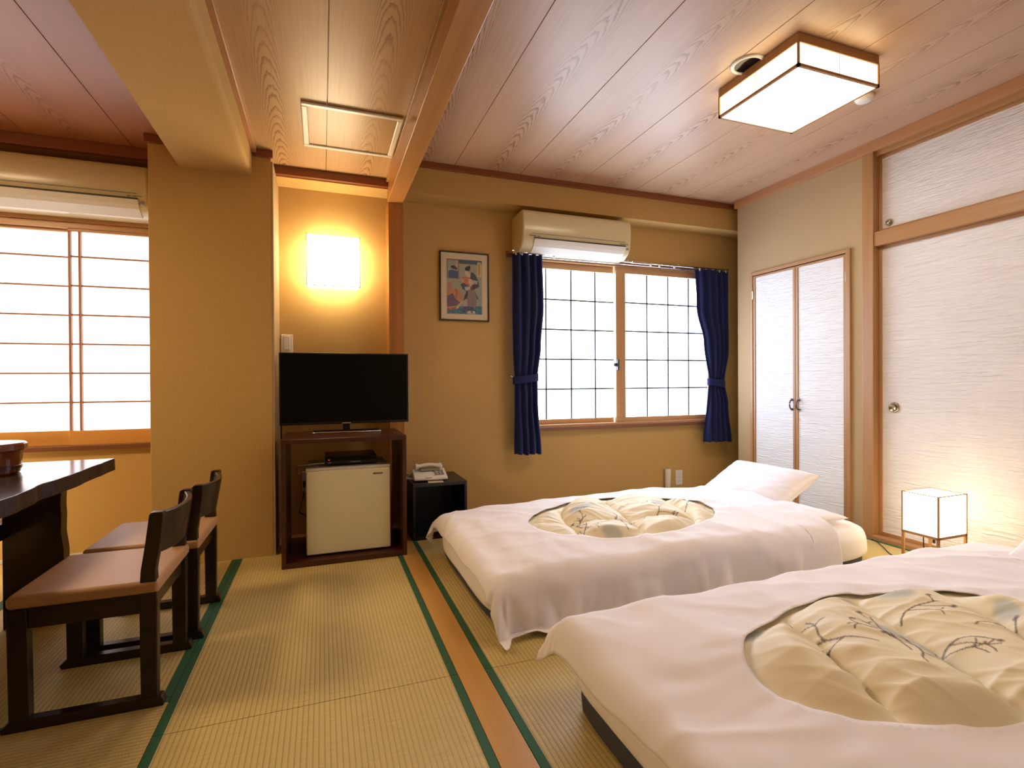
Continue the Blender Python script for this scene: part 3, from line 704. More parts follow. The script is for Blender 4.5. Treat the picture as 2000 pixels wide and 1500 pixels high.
# ------------------------------------------------------------------ television corner
S = thing('tv_stand', (.1145, 3.095, 0), 'open dark red-brown wooden stand holding a small refrigerator', 'stand')
w, dd, h = .3155, .235, .658
for nm, bx in (('side_panel', (-w, -w+.022, -dd, dd, 0, h-.024)), ('side_panel', (w-.022, w, -dd, dd, 0, h-.024)), ('bottom_panel', (-w+.022, w-.022, -dd, dd, 0, .028)), ('top_panel', (-w, w, -dd, dd, h-.024, h))):
    MB().box(*bx).build(nm, M_STAND, S, bevel=.0025)
TV = thing('television', (.132, 3.205, .658), 'black flat television standing on the dark red-brown stand', 'television')
MB().box(-.361, .361, -.02, .012, .048, .462).build('screen_housing', M_BLACKP, TV, bevel=.004, seg=3)
MB().box(-.352, .352, -.0215, -.0195, .062, .454).build('screen', M_SCREEN, TV)
MB().box(-.20, .20, .011, .045, .09, .38).build('back_cover', M_BLACKP, TV, bevel=.012)
MB().box(-.024, .024, -.0225, -.020, .051, .0555).build('brand_strip', M_CHROME, TV)
lp = [(-.186, .0, .008), (-.190, -.055, .005), (-.184, -.070, .005), (-.165, -.078, .005), (.165, -.078, .005), (.184, -.070, .005), (.190, -.055, .005), (.186, .0, .008)]
st_ = MB().tube(lp, .0055, 8).build('foot_loop', M_CHROME, TV, smooth=True)
MB().box(-.186, .186, .0, .012, .003, .014).box(-.02, .02, .0, .012, .012, .09).build('neck', M_BLACKP, TV, bevel=.004)

FR = thing('refrigerator', (.132, 3.12, .028), 'small cream refrigerator inside the dark stand', 'refrigerator')
MB().box(-.215, .215, -.16, .175, .008, .462).build('cabinet', M_FRT, FR, bevel=.006, seg=3)
MB().box(-.217, .217, -.20, -.163, .010, .452).build('door', M_FRIDGE, FR, bevel=.007, seg=4)
MB().box(-.218, .218, -.198, -.13, .452, .467).build('top_trim', M_FRT, FR, bevel=.003)
for sx in (-1, 1): MB().lathe([(.0005, 0), (.012, 0), (.012, .009), (.0005, .009)], 14, o=(sx*.19, -.13, 0)).build('foot', M_BLACKP, FR)
MB().box(.185, .19, -.2005, -.199, .345, .35).build('screw_cap', M_GREYP, FR)
tx = bpy.data.curves.new('logo', 'FONT'); tx.body = 'abitelax'; tx.size = .0165; tx.extrude = .0004; tx.offset = .0004
tmp = bpy.data.objects.new('logo', tx); col.objects.link(tmp)
dg = bpy.context.evaluated_depsgraph_get(); me = bpy.data.meshes.new_from_object(tmp.evaluated_get(dg)); bpy.data.objects.remove(tmp)
me.materials.clear(); me.materials.append(M_INK)
lo = bpy.data.objects.new('logo', me); col.objects.link(lo); lo.parent = FR; lo.rotation_euler = (PI/2, 0, 0); lo.location = (.125, -.2005, .418)
RC = thing('recorder', (.147, 3.09, .496), 'flat black disc recorder lying on the refrigerator', 'recorder')
MB().box(-.137, .137, -.11, .12, .004, .048).build('case', M_BLACKP, RC, bevel=.003)
MB().box(-.134, .134, -.1125, -.109, .024, .046).build('front_flap', M_SCREEN, RC)
MB().box(-.12, -.113, -.1135, -.111, .03, .034).build('indicator', emit('red_indicator', (1, .08, .03), .6, (.3, .02, .01)), RC)
MB().box(-.12, -.106, -.1135, -.111, .014, .019).build('print_mark', M_GREYP, RC)
MB().box(-.005, .05, -.1135, -.111, .014, .019).build('print_mark', M_GREYP, RC)
TY = thing('thin_tray', (.135, 3.12, .544), 'thin grey wire tray lying across the recorder', 'tray')
MB().tube([(-.23, -.13, -.022), (-.13, -.124, -.018)], .0015, 6).tube([(.14, -.12, -.004), (.175, -.118, -.004)], .0025, 6).build('cable_ends', M_WHITEP, TY)
bpy.data.objects.remove(TY.children[0]); bpy.data.objects.remove(TY)
CB = thing('antenna_cable', (-.09, 3.0, .50), 'pale cable running out beside the recorder on the refrigerator', 'cable')
MB().tube([(.096, -.02, .012), (.05, -.022, .011), (0, -.022, .008), (-.035, -.022, .006), (-.045, .05, -.01), (-.05, .2, -.06), (-.05, .4, -.10)], .002, 6).build('cord', M_WHITEP, CB, smooth=True)
PO = thing('wall_socket', (-.09, D, .30), 'wall socket with black plugs behind the refrigerator', 'socket')
MB().box(-.035, .035, -.008, 0, -.03, .09).build('plate', M_WHITEP, PO, bevel=.003)
MB().box(-.028, .0, -.04, -.008, .0, .035).box(.004, .03, -.04, -.008, -.02, .015).tube([(-.014, -.04, .017), (-.02, -.08, -.03), (-.05, -.06, -.15), (.1, -.05, -.24)], .004, 6).build('plugs', M_BLACKP, PO)
SW = thing('light_switch', (-.2045, D, 1.187), 'white wall switch beside the pillar above the television', 'switch')
MB().box(-.034, .034, -.008, 0, -.06, .06).build('plate', M_WHITEP, SW, bevel=.004, seg=3)
MB().box(-.018, .018, -.012, -.008, -.035, .05).build('rocker', M_WHITEP, SW, bevel=.002)
m = MB().tube([(-.222, 3.30, 1.10), (-.226, 3.30, .80), (-.228, 3.31, .5), (-.226, 3.30, .2), (-.22, 3.28, .01)], .004, 6).build('tv_cable', M_BLACKP, smooth=True)
m['label'] = 'black cable hanging down between the pillar and the stand'; m['category'] = 'cable'

# phone and black cabinet
BX = thing('bedside_cube', (.6675, 3.275, 0), 'black open-fronted cube cabinet under the telephone', 'cabinet')
w, dd, h = .1665, .180, .338
MB().box(-w, w, -dd, dd, h-.02, h).build('top_panel', M_BOXB, BX, bevel=.0015)
for s in (-1, 1): MB().box(*sorted((s*w, s*(w-.016))), -dd, dd, 0, h-.02).build('side_panel', M_BOXB, BX, bevel=.001)
MB().box(-w+.016, w-.016, -dd, dd, 0, .018).build('bottom_panel', M_BOXB, BX); MB().box(-w+.016, w-.016, dd-.01, dd, .018, h-.02).build('back_panel', M_BLACKP, BX)
PH = thing('telephone', (.627, 3.235, .338), 'white push-button telephone on the black cube cabinet', 'telephone', rz=-.05)
MB().prism([(-.085, .006), (.075, .006), (.08, .05), (.055, .058), (-.07, .028), (-.088, .018)], -.103, .103, 'X').build('base', M_WHITEP, PH, bevel=.007, seg=3)
hs = MB()
def hsf(u, v):
    x = -.092+.18*u; a = 2*PI*v
    r = .017+.006*(abs(2*u-1)**6); zc = .072+.014*math.sin(PI*u); rz_ = .013+.016*sstep(.3, .48, abs(u-.5))
    k = math.sin(min(1, min(u, 1-u)*12)*PI/2)
    return (x, .028+r*1.3*k*math.cos(a), zc-.004*0+rz_*k*math.sin(a)*.8)
hs.grid(36, 18, hsf).build('handset', M_WHITEP, PH, smooth=True)
MB().box(-.055, .045, .002, .05, .050, .064).build('handset_cradle', M_GREYP, PH, bevel=.003)
for r_ in range(3):
    for c_ in range(3): MB().box(.028+c_*.021, .042+c_*.021, -.058+r_*.026, -.042+r_*.026, .034+r_*.006, .041+r_*.006).build('button', M_GREYP, PH, bevel=.0015)
MB().box(-.035, .005, -.084, -.080, .020, .024).build('print_mark', M_GREYP, PH)
pts = []
for i in range(90):
    t = i/89; a = i*1.05
    if t < .5: p = Vector((-.098, .01, .055)).lerp(Vector((-.145, .005, .012)), t*2)
    else: p = Vector((-.145, .005, .012)).lerp(Vector((-.100, -.03, .010)), t*2-1)
    pts.append((p.x+.005*math.cos(a)*.6, p.y+.005*math.sin(a), p.z+.005*math.cos(a)))
MB().tube(pts, .002, 5).build('coiled_cord', M_WHITEP, PH, smooth=True)
NT = MB().box(-.045, .045, -.028, .028, 0, .002).build('note_card', M_MATTE, bevel=0, loc=(.645, 3.128, .338)); NT.rotation_euler = (0, 0, -.06)
NT['label'] = 'small grey paper card lying in front of the telephone'; NT['category'] = 'card'

# sockets and pipe
OT = thing('wall_socket', (2.724, D, .158), 'cream double wall socket beside the white pipe above the far bed', 'socket')
MB().box(-.034, .034, -.007, 0, -.06, .06).build('plate', M_WHITEP, OT, bevel=.003)
for k in (-1, 0, 1):
    for s in (-1, 1): MB().box(s*.006-.0012, s*.006+.0012, -.0078, -.0068, k*.028-.005, k*.028+.005).build('slot', M_GREYP, OT)
OS = thing('wall_socket', (3.37, D, .125), 'cream wall socket in the dark corner behind the closet edge', 'socket')
MB().box(-.034, .034, -.007, 0, -.06, .06).build('plate', M_WHITEP, OS, bevel=.003)
PI_ = thing('wall_pipe', (2.60, 3.475, 0), 'short white capped pipe standing against the back wall', 'pipe')
MB().lathe([(.0005, 0), (.018, 0), (.022, .13), (.0005, .13)], 20).build('pipe', M_WHITEP, PI_, smooth=False)
MB().lathe([(.0005, .125), (.024, .125), (.0245, .165), (.023, .168), (.0245, .171), (.0245, .232), (.022, .237), (.0005, .237)], 20).build('cap', M_WHITEP, PI_)

# ------------------------------------------------------------------ dining side
def make_chair():
    C = thing('dining_chair', (0, 0, 0), '', 'chair', 'low dark chairs with tan seats at the table')
    # local: x forward is negative (towards the table), near side is y=0, far side y=.37
    WY = .372
    cs = MB()
    sx0, sx1, sy0, sy1 = -.36, -.003, -.004, WY+.004
    def seat(u, v):
        return (0, 0, 0)
    cm = MB().box(sx0, sx1, sy0, sy1, .334, .372).build('seat', M_SEAT, C, bevel=.013, seg=4)
    for y0 in (.0, WY-.030):
        nm = 'leg'
        MB().prism([(-.355, .028), (-.310, .028), (-.312, .30), (-.314, .334), (-.358, .334)], y0, y0+.030, 'Y').build('leg', M_DARKW, C, bevel=.002)
        MB().prism([(-.052, .028), (-.010, .028), (-.008, .30), (-.012, .40), (.004, .50), (.010, .567), (.005, .571), (-.022, .571), (-.027, .566), (-.038, .48), (-.050, .40), (-.054, .32)], y0, y0+.030, 'Y').build('leg', M_DARKW, C, bevel=.003)
        MB().prism([(-.37, 0), (.004, 0), (.008, .008), (.0, .030), (-.355, .030), (-.375, .012)], y0-.001, y0+.031, 'Y').build('runner', M_DARKW, C, bevel=.002)
        MB().box(-.312, -.05, y0+.004, y0+.026, .278, .334).build('side_apron', M_DARKW, C, bevel=.002)
    MB().box(-.352, -.332, .03, WY-.03, .285, .334).build('front_apron', M_DARKW, C, bevel=.002)
    MB().box(-.045, -.022, .03, WY-.03, .278, .334).build('rear_apron', M_DARKW, C, bevel=.002)
    # curved back board
    def bk(side):
        def f(u, v):
            y = .028+(WY-.056)*u; z = .440+.127*v
            c = 4*u*(1-u)
            x = -.036+(.022)*v+.034*c
            sag = -.004*c
            return (x+side*(.018), y, z+sag)
        return f
    m = MB(); nu, nv = 20, 6
    m.grid(nu, nv, bk(0)); n2 = len(m.v); m.grid(nu, nv, bk(1))
    def idx(k, i, j): return k*n2+i*(nv+1)+j
    for i in range(nu):
        m.f.append((idx(0,i,0), idx(0,i+1,0), idx(1,i+1,0), idx(1,i,0))); m.f.append((idx(0,i,nv), idx(0,i+1,nv), idx(1,i+1,nv), idx(1,i,nv)))
    for j in range(nv):
        m.f.append((idx(0,0,j), idx(0,0,j+1), idx(1,0,j+1), idx(1,0,j))); m.f.append((idx(0,nu,j), idx(0,nu,j+1), idx(1,nu,j+1), idx(1,nu,j)))
    m.build('backrest', M_DARKW, C, bevel=.003)
    return C
ch = make_chair(); ch.location = (-.452, 1.785, 0); ch['label'] = 'nearer dark wooden chair with tan seat, on sled runners at the table'
c2 = copy_tree(ch); c2.location = (-.428, 2.20, 0); c2['label'] = 'farther dark wooden chair with tan seat, between near chair and pillar'

TB = thing('dining_table', (-1.30, 1.85, 0), 'dark lacquered table with a live edge and slab legs', 'table')
tp = []; bt = []
ys = [-.95+1.85*k/46 for k in range(47)]
for k, y in enumerate(ys):
    wv = .008*noise.noise((y*5, 1, 0))+.004*noise.noise((y*17, 2, 0))
    if .0 < k < 46 and k in (30, 31): wv -= .008
    tp.append((.438+wv-(.0), y)); bt.append((.432+wv+.006*noise.noise((y*9, 5, 0)), y))
m = MB(); n = len(tp)
for (x, y) in tp: m.v.append((x, y, .62))
for (x, y) in bt: m.v.append((x+.008, y, .568))
for (x, y) in tp: m.v.append((-x, y, .62))
for (x, y) in bt: m.v.append((-x-.008, y, .568))
for i in range(n-1):
    m.f += [(i, i+1, n+i+1, n+i), (2*n+i, 3*n+i, 3*n+i+1, 2*n+i+1), (i, 2*n+i, 2*n+i+1, i+1), (n+i, n+i+1, 3*n+i+1, 3*n+i)]
m.f += [(0, n, 3*n, 2*n), (n-1, 3*n-1, 4*n-1, 2*n-1)]
t_ = m.build('table_top', M_TABLE, TB, bevel=.0025)
t_.data.materials.append(M_TABLE_EDGE)
for p_ in t_.data.polygons:
    if abs(p_.normal.z) < .5: p_.material_index = 1
def leg_slab(x0, x1, y0, y1, wavy):
    m = MB(); k = 16
    for i in range(k+1):
        z = .57*i/k; wv = .010*noise.noise((z*9, wavy, 0))+.012*math.sin(z*9+wavy)*.5
        a, b = (x0, x1+wv) if wavy > 0 else (x0-wv, x1)
        m.v += [(a, y0, z), (b, y0, z), (b, y1, z), (a, y1, z)]
    for i in range(k):
        q = i*4
        for j in range(4): m.f.append((q+j, q+(j+1) % 4, q+4+(j+1) % 4, q+4+j))
    m.f += [(0, 3, 2, 1), (k*4, k*4+1, k*4+2, k*4+3)]
    m.build('leg', M_TABLE, TB, bevel=.002)
for y0 in (.70, -.80):
    leg_slab(.135, .325, y0, y0+.055, 1.0); leg_slab(-.325, .085, y0, y0+.055, -1.0)
MB().box(.085, .135, -.78, .80, .345, .410).build('stretcher', M_TABLE, TB, bevel=.003)
RT = thing('lidded_tub', (-1.165, 2.43, .62), 'round amber lacquered wooden tub with a lid on the table', 'tub')
MB().lathe([(.0005, 0), (.098, 0), (.104, .006), (.112, .085), (.0005, .085)], 48).build('body', M_TUB, RT, smooth=False)
MB().lathe([(.1065, .02), (.1085, .018), (.1095, .03), (.1075, .032)], 48).build('hoop', M_TUBD, RT)
MB().lathe([(.0005, .085), (.112, .085), (.122, .086), (.124, .09), (.123, .108), (.118, .114), (.0005, .117)], 48).build('lid', M_TUB, RT, bevel=.001)

# ------------------------------------------------------------------ the beds
def rrect_drape(a, b, x0, x1, y0, y1, r, top):
    """lay the flat point (a,b) over a box with rounded upper edges"""
    qx = min(max(a, x0+r), x1-r); qy = min(max(b, y0+r), y1-r)
    dx, dy = a-qx, b-qy; d = math.hypot(dx, dy)
    if d < 1e-9: return Vector((a, b, top)), 0, (0, 0)
    nx, ny = dx/d, dy/d
    if d < r*PI/2:
        t = d/r; o = r*math.sin(t); z = top-r*(1-math.cos(t))
    else: o = r; z = top-r-(d-r*PI/2)
    return Vector((qx+nx*o, qy+ny*o, z)), d, (nx, ny)
def soft_box(name, x0, x1, y0, y1, z0, z1, r, mat, parent, seed, amp=.004, nu=60, nv=40, nz=6):
    m = MB(); rr = min(r, (z1-z0)*.48)
    cx, cy = (x0+x1)/2, (y0+y1)/2; hx, hy = (x1-x0)/2, (y1-y0)/2
    # superellipse plan, rounded vertical profile
    K = 96; prof = []
    for i in range(7): t = PI/2*i/6; prof.append((1-rr*(1-math.sin(t))/1.0, z0+rr*(1-math.cos(t)), rr*(1-math.sin(t))))
    for i in range(1, 4): prof.append((1, z0+rr+(z1-z0-2*rr)*i/4, 0))
    for i in range(7): t = PI/2*i/6; prof.append((1, z1-rr*(1-math.sin(t)), rr*(1-math.cos(t))))
    rc = .09
    def plan(k, ins):
        # rounded rectangle
        a = 2*PI*k/K; c, s = math.cos(a), math.sin(a)
        e = 5.5 if False else 9.0
        rad = (abs(c)**e+abs(s)**e)**(-1/e)
        return (cx+(hx-ins)*rad*c, cy+(hy-ins)*rad*s)
    for (_, z, ins) in prof:
        for k in range(K):
            x, y = plan(k, ins); f = amp*fbm(x*6, y*6, z*9+seed)
            m.v.append((x+f*(1 if x > cx else -1), y+f*1.5*(1 if y > cy else -1), z+f))
    P = len(prof)
    for p in range(P-1):
        for k in range(K): k2 = (k+1) % K; m.f.append((p*K+k, p*K+k2, (p+1)*K+k2, (p+1)*K+k))
    # top with inner rings
    last = (P-1)*K
    for ring in range(1, 9):
        t = 1-ring/9
        for k in range(K):
            x, y = plan(k, rr); x = cx+(x-cx)*t; y = cy+(y-cy)*t
            m.v.append((x, y, z1+amp*1.2*fbm(x*5, y*5, seed)))
        cur = len(m.v)-K
        for k in range(K): k2 = (k+1) % K; m.f.append((last+k, last+k2, cur+k2, cur+k))
        last = cur
    m.v.append((cx, cy, z1)); ci = len(m.v)-1
    for k in range(K): m.f.append((last+k, last+(k+1) % K, ci))
    m.f.append(tuple(range(K))[::-1])
    return m.build(name, mat, parent, smooth=True)

def ridge(a, b, ang, freq, seed, sharp=2.0):
    c, s = math.cos(ang), math.sin(ang); u = (a*c+b*s)*freq; v = (-a*s+b*c)*freq*.28
    w = noise.noise((u+.6*noise.noise((u*.7, v, seed+3)), v, seed)); return (1-min(1, math.sqrt(w*w+.0016)*sharp))**2
def make_bed(name, X0, X1, Y0, Y1, hem_near, hem_far, foot, head, label, seed, hole, heights, tips):
    """X0..X1 mattress length, Y0 near side, Y1 far side"""
    B = thing('futon_bed', (X0, Y0, 0), label, 'futon', None)
    soft_box('mattress', 0, X1-X0, 0, Y1-Y0, 0, .075, .025, M_FUTON, B, seed, .003)
    soft_box('sheeted_futon', -.016, X1-X0+.016, -.016, Y1-Y0+.016, heights, .192, .050, M_SHEET2, B, seed+5, .010)
    return B
def duvet_surface(p, rim=True):
    X0, X1, Y0, Y1 = p['x0'], p['x1'], p['y0'], p['y1']; sd = p['seed']; r = .075
    hx, hy, ha, hb = p['hole']
    def top_h(a, b):
        x = max(X0, min(X1, a)); v = (b-Y0)/(Y1-Y0); v = max(0, min(1, v))
        tab = p['top']
        z = tab[-1][1]
        for i in range(len(tab)-1):
            if tab[i][0] <= x <= tab[i+1][0]:
                t = (x-tab[i][0])/(tab[i+1][0]-tab[i][0]); t = t*t*(3-2*t); z = tab[i][1]+(tab[i+1][1]-tab[i][1])*t; break
        else:
            if x < tab[0][0]: z = tab[0][1]
        crown = .028*(1-(2*v-1)**2)*sstep(X0, X0+.5, x)
        return z+crown
    def fn(a, b):
        T = top_h(a, b)
        P, d, (nx, ny) = rrect_drape(a, b, X0-.034, X1+.5, Y0-.034, Y1+.034, r, T+.014)
        hang = max(0, d-r*.9)

        # puffs and wrinkles on the top
        w = .022*fbm(a*2.2, b*2.2, sd)+.010*fbm(a*5, b*5, sd+2)
        w += .012*ridge(a, b, .35, 2.6, sd)+.008*ridge(a, b, -.5, 4.0, sd+11)+.006*ridge(a, b, 1.1, 6, sd+17)
        w = max(w, -.012)
        # pull lines round the opening
        e = math.hypot((a-hx)/ha, (b-hy)/hb)
        if e > .9:
            ang = math.atan2((b-hy)/hb, (a-hx)/ha); k = math.exp(-max(0, e-1)/.35)*sstep(.9, 1.06, e)
            if rim: w += .006*k*noise.noise((math.cos(ang)*7, math.sin(ang)*7, sd+5)) - .004*k
            pass
        # vertical folds where the cloth hangs
        side = a if abs(ny) > abs(nx) else b
        fold = noise.noise((side*6.5, sd, .4*hang*10))+.5*noise.noise((side*15, sd+4, 0))
        out = hang*(.05+.34*max(0, fold+.15))*sstep(.0, .10, hang)
        corner = min(abs(nx), abs(ny))*1.4
        out += corner*hang*(.25+.5*noise.noise((math.atan2(ny, nx)*4, sd, 1)))
        z = P.z + (w if hang < .05 else w*max(0, 1-(hang-.05)/.12))
        x = P.x+nx*(out+w*.4*min(1, hang*10)); y = P.y+ny*(out+w*.4*min(1, hang*10))
        zmin = .012+.010*(noise.noise((x*9, y*9, sd))+1)
        if z < zmin:
            k = zmin-z; x += nx*k*.35; y += ny*k*.35; z = zmin
        return Vector((x, y, z))
    return fn
def duvet(p, bed_parent_label):
    fn = duvet_surface(p); fq = duvet_surface(p, False); X0 = p['x0']; o = Vector((p['x0'], p['y0'], 0))
    A0, A1, B0, B1 = p['a0'], p['a1'], p['b0'], p['b1']
    hx, hy, ha, hb = p['hole']; sd = p['seed']
    nu, nv = 230, 150
    D_ = thing('duvet', o, bed_parent_label, 'duvet', 'white duvets with an oval opening')
    def ab(u, v):
        a = A0+(A1-A0)*u; b = B0+(B1-B0)*v
        a += .02*noise.noise((b*3, sd, 0))*(1 if u < .1 or u > .9 else 0)
        a -= p['flap']*math.exp(-((v-.985)/.085)**2)*(1-u)**6
        if p.get('head_skew'): a += p['head_skew']*(v-.5)*u**3
        return a, b
    def e_of(a, b):
        th = math.atan2(b-hy, a-hx)
        return math.hypot((a-hx)/ha, (b-hy)/hb)+.05*noise.noise((math.cos(th)*1.6, math.sin(th)*1.6, sd))
    es = [[e_of(*ab(i/nu, j/nv)) for j in range(nv+1)] for i in range(nu+1)]
    gone = [[(es[i][j]+es[i+1][j]+es[i][j+1]+es[i+1][j+1])/4 < 1.0 for j in range(nv)] for i in range(nu)]
    def skip(i, j): return gone[i][j]
    def g(u, v):
        i, j = int(round(u*nu)), int(round(v*nv)); a, b = ab(u, v)
        if 0 < i < nu and 0 < j < nv:
            q4 = [gone[i-1][j-1], gone[i][j-1], gone[i-1][j], gone[i][j]]
            if any(q4) and not all(q4):      # rim vertices sit exactly on the oval
                for it in range(3):
                    k = 1.0/e_of(a, b); a, b = hx+(a-hx)*k, hy+(b-hy)*k
        return fn(a, b)-o
    m = MB().grid(nu, nv, g, skip)
    c = m.build('cover', M_SHEET, D_, smooth=True, fix=False)
    import bmesh
    bm = bmesh.new(); bm.from_mesh(c.data); bmesh.ops.delete(bm, geom=[v for v in bm.verts if not v.link_faces], context='VERTS')
    # turned hem round the opening
    rim = [e for e in bm.edges if e.is_boundary and e_of_pt(e, p, o)]
    bm.to_mesh(c.data); bm.free()
    s = c.modifiers.new('s', 'SOLIDIFY'); s.thickness = .0025; s.offset = -1
    # quilt that puffs through the opening
    nq, mq = 330, 220
    col_ = {}
    def q(u, v):
        a = hx+(2*u-1)*ha*1.16; b = hy+(2*v-1)*hb*1.16
        base = fq(a, b); e = math.hypot((a-hx)/ha, (b-hy)/hb); rimz = fn(a, b).z
        aa, bb = (a-hx), (b-hy)
        # puffs: long chambers across the quilt
        c_, s_ = math.cos(p['qang']), math.sin(p['qang'])
        uu = (aa*c_+bb*s_)/p['qw']+.25*noise.noise((aa*2.5, bb*2.5, sd+8)); vv = (-aa*s_+bb*c_)/p['ql']+.2*noise.noise((aa*3, bb*3, sd+9))
        pu = abs(math.sin(PI*uu))**.48; pv = abs(math.sin(PI*(vv+p['qoff'])))**.45
        puff = .080*pu*(.45+.55*pv)
        cr = .013*ridge(aa, bb, p['qang']+PI*.5+.3*noise.noise((aa*3, bb*3, 1)), 11, sd+21, 2.2)*(1.1-pu*.5)+.005*ridge(aa, bb, p['qang']+1.0, 20, sd+31, 2.2)
        gat = .006*(1-pu)*noise.noise((vv*(14 if p['ql'] > 1 else 7)*p['ql'], uu*2.5, sd+50))
        z = base.z-.046+puff+cr*.8+gat
        lim = rimz-.016
        k = sstep(.76, 1.0, e); z = z*(1-k)+lim*k
        return Vector((base.x, base.y, z))-o
    mq_ = MB().grid(nq, mq, q, None)
    me = mq_.mesh('quilt', True, False); at = me.color_attributes.new('print', 'FLOAT_COLOR', 'POINT')
    stems = quilt_stems(sd)
    for i in range(nq+1):
        for j in range(mq+1):
            u, v = i/nq, j/mq; a = (2*u-1)*ha*1.16; b = (2*v-1)*hb*1.16
            cc = [.86, .76, .54]
            bl = noise.noise((a*7, b*7, sd+40)); 
            k = sstep(.28, .50, bl)*.75; tgt = (.42, .47, .46)
            cc = [cc[t]*(1-k)+tgt[t]*k for t in range(3)]
            col_[(i, j)] = cc
    for (pts, wdt, colr) in stems:
        for s0 in range(len(pts)-1):
            (xa, ya), (xb, yb) = pts[s0], pts[s0+1]
            i0 = int((min(xa, xb)-wdt*2+ha*1.16)/(2*ha*1.16)*nq)-1; i1 = int((max(xa, xb)+wdt*2+ha*1.16)/(2*ha*1.16)*nq)+2
            j0 = int((min(ya, yb)-wdt*2+hb*1.16)/(2*hb*1.16)*mq)-1; j1 = int((max(ya, yb)+wdt*2+hb*1.16)/(2*hb*1.16)*mq)+2
            L2 = (xb-xa)**2+(yb-ya)**2+1e-12
            for i in range(max(0, i0), min(nq, i1)+1):
                for j in range(max(0, j0), min(mq, j1)+1):
                    a = (2*i/nq-1)*ha*1.16; b = (2*j/mq-1)*hb*1.16
                    t = max(0, min(1, ((a-xa)*(xb-xa)+(b-ya)*(yb-ya))/L2)); d = math.hypot(a-xa-t*(xb-xa), b-ya-t*(yb-ya))
                    k = max(0, min(1, 1.6-d/wdt))
                    if k > 0:
                        cc = col_[(i, j)]; col_[(i, j)] = [cc[t_]*(1-k*.85)+colr[t_]*k*.85 for t_ in range(3)]
    for (i, j), cc in col_.items(): at.data[i*(mq+1)+j].color = (cc[0], cc[1], cc[2], 1)
    me.materials.append(M_QUILT)
    qo = bpy.data.objects.new('quilt', me); col.objects.link(qo); qo.parent = D_; qo['label'] = 'cream quilt with blue-grey blotches and thin brown twigs showing in the opening'
    return D_, fn
def e_of_pt(e, p, o): return False
def quilt_stems(sd):
    rnd = random.Random(int(sd*10)); out = []
    for k in range(6):
        x, y = rnd.uniform(-.42, .42), rnd.uniform(-.28, .20); ang = rnd.uniform(.2, 2.6); pts = [(x, y)]; br = []
        for s in range(14):
            ang += rnd.uniform(-.30, .30); x += .014*math.cos(ang); y += .014*math.sin(ang); pts.append((x, y))
            if s in (4, 7, 11): br.append((x, y, ang+rnd.choice((-1, 1))*rnd.uniform(.6, 1.0)))
        out.append((pts, .0022, (.10, .05, .03)))
        for (bx, by, ba) in br:
            q = [(bx, by)]; n = rnd.randint(4, 8)
            for s in range(n): ba += rnd.uniform(-.25, .25); bx += .011*math.cos(ba); by += .011*math.sin(ba); q.append((bx, by))
            out.append((q, .0018, (.12, .06, .035)))
            if rnd.random() < .6:     # open flower drawn in a few strokes
                for t in range(3):
                    aa = ba+(-.6+.6*t); fx, fy = bx, by; qq = [(fx, fy)]
                    for s in range(4): fx += .009*math.cos(aa+.25*s*(1 if t else -1)); fy += .009*math.sin(aa+.25*s*(1 if t else -1)); qq.append((fx, fy))
                    out.append((qq, .0017, (.12, .06, .04)))
            else: out.append(([(bx-.004, by), (bx+.004, by)], .005, (.13, .07, .06)))
    return out
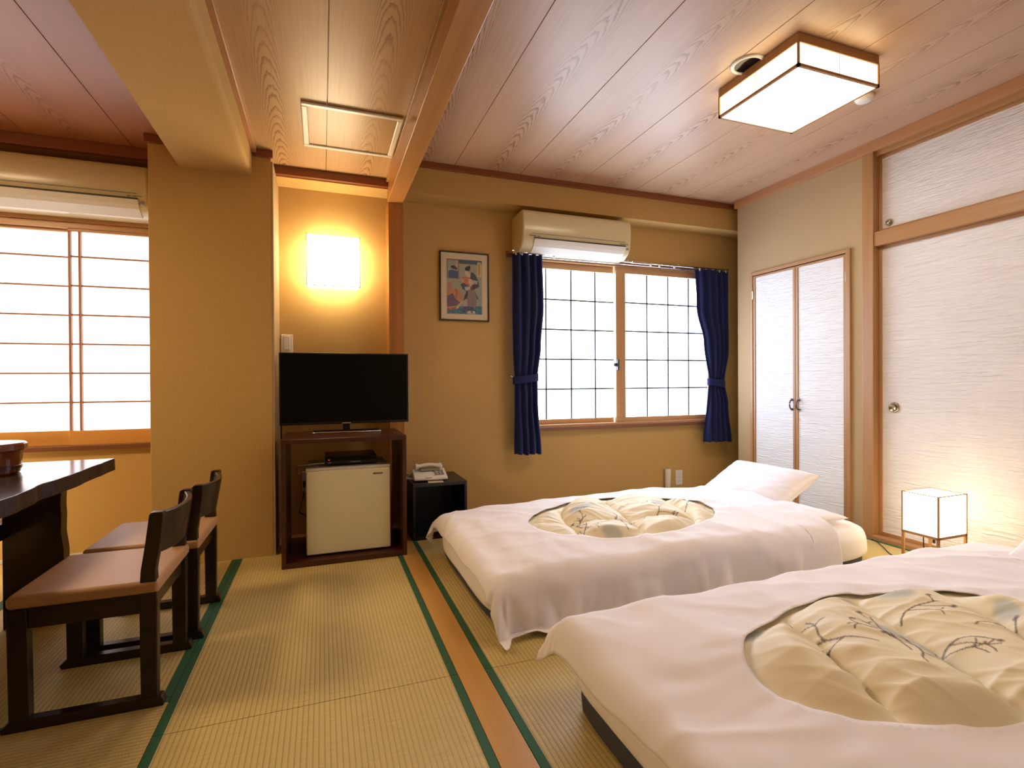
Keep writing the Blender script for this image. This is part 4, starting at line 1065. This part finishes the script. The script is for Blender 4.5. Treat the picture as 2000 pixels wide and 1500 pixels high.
def pillow(name, loc, size, rot, label, seed, thick=.11, parent=None):
    P = thing('pillow', loc, label, 'pillow', 'white pillows on the futons')
    P.rotation_euler = rot
    lx, ly = size; m = MB(); nu = 44
    def f(sgn):
        def g(u, v):
            a, b = 2*u-1, 2*v-1
            ex = (1-abs(a)**2.6)*(1-abs(b)**2.6); h = thick*.5*max(0, ex)**.42
            ear = 1+.06*(abs(a)*abs(b))**3
            x = a*lx/2*ear*(1-.045*(1-b*b)*abs(a)**2); y = b*ly/2*ear*(1-.045*(1-a*a)*abs(b)**2)
            wr = .007*fbm(a*3, b*3, seed+sgn)+.004*ridge(a, b, .7, 3, seed)
            return (x, y, sgn*(h+wr*min(1, h*30)))
        return g
    m.grid(nu, nu, f(1)); n2 = len(m.v); m.grid(nu, nu, f(-1))
    def I(k, i, j): return k*n2+i*(nu+1)+j
    for i in range(nu):
        m.f += [(I(0,i,0), I(0,i+1,0), I(1,i+1,0), I(1,i,0)), (I(0,i,nu), I(0,i+1,nu), I(1,i+1,nu), I(1,i,nu)), (I(0,0,i), I(0,0,i+1), I(1,0,i+1), I(1,0,i)), (I(0,nu,i), I(0,nu,i+1), I(1,nu,i+1), I(1,nu,i))]
    m.build('pillowcase', M_SHEET, P, smooth=True)
    return P

b1 = make_bed('a', .605, 2.665, 1.835, 2.86, 0, 0, 0, 0, 'dark grey mattress with sheeted futon under the duvet, below the window', 3.0, None, .030, None)
b2 = make_bed('b', .675, 2.72, .42, 1.43, 0, 0, 0, 0, 'dark grey mattress with sheeted futon nearest the viewer', 8.0, None, .062, None)
d1 = dict(x0=.605, x1=2.665, y0=1.835, y1=2.86, seed=3.0, flap=.06, top=[(.6, .195), (1.0, .212), (1.6, .225), (2.2, .222), (2.7, .235)], a0=.545, a1=2.36, b0=1.58, b1=2.97, hole=(1.45, 2.31, .50, .345), qang=-.35, qw=.30, ql=.62, qoff=.2, head_skew=.05)
d2 = dict(x0=.675, x1=2.72, y0=.42, y1=1.43, seed=8.0, flap=.055, top=[(.6, .205), (1.0, .220), (1.6, .225), (2.2, .225), (2.7, .225)], a0=.615, a1=2.62, b0=.16, b1=1.505, hole=(1.45, .89, .50, .295), qang=-.45, qw=.255, ql=1.3, qoff=.5, head_skew=.0)
D1, f1 = duvet(d1, 'white duvet with an oval opening on the far bed below the window')
D2, f2 = duvet(d2, 'white duvet with an oval opening on the bed nearest the viewer')
# pillows
pillow('p', (2.54, 2.53, .285), (.40, .60), (0, -.50, .04), 'white pillow propped up at the head of the far bed', 1.0, .15)
pillow('p', (2.40, 2.16, .222), (.30, .46), (0, -.03, .05), 'white pillow lying flat under the propped one on the far bed', 2.0, .07)
pillow('p', (2.67, .93, .335), (.42, .62), (0, -.50, .05), 'white pillow at the head of the bed nearest the viewer', 4.0, .13)
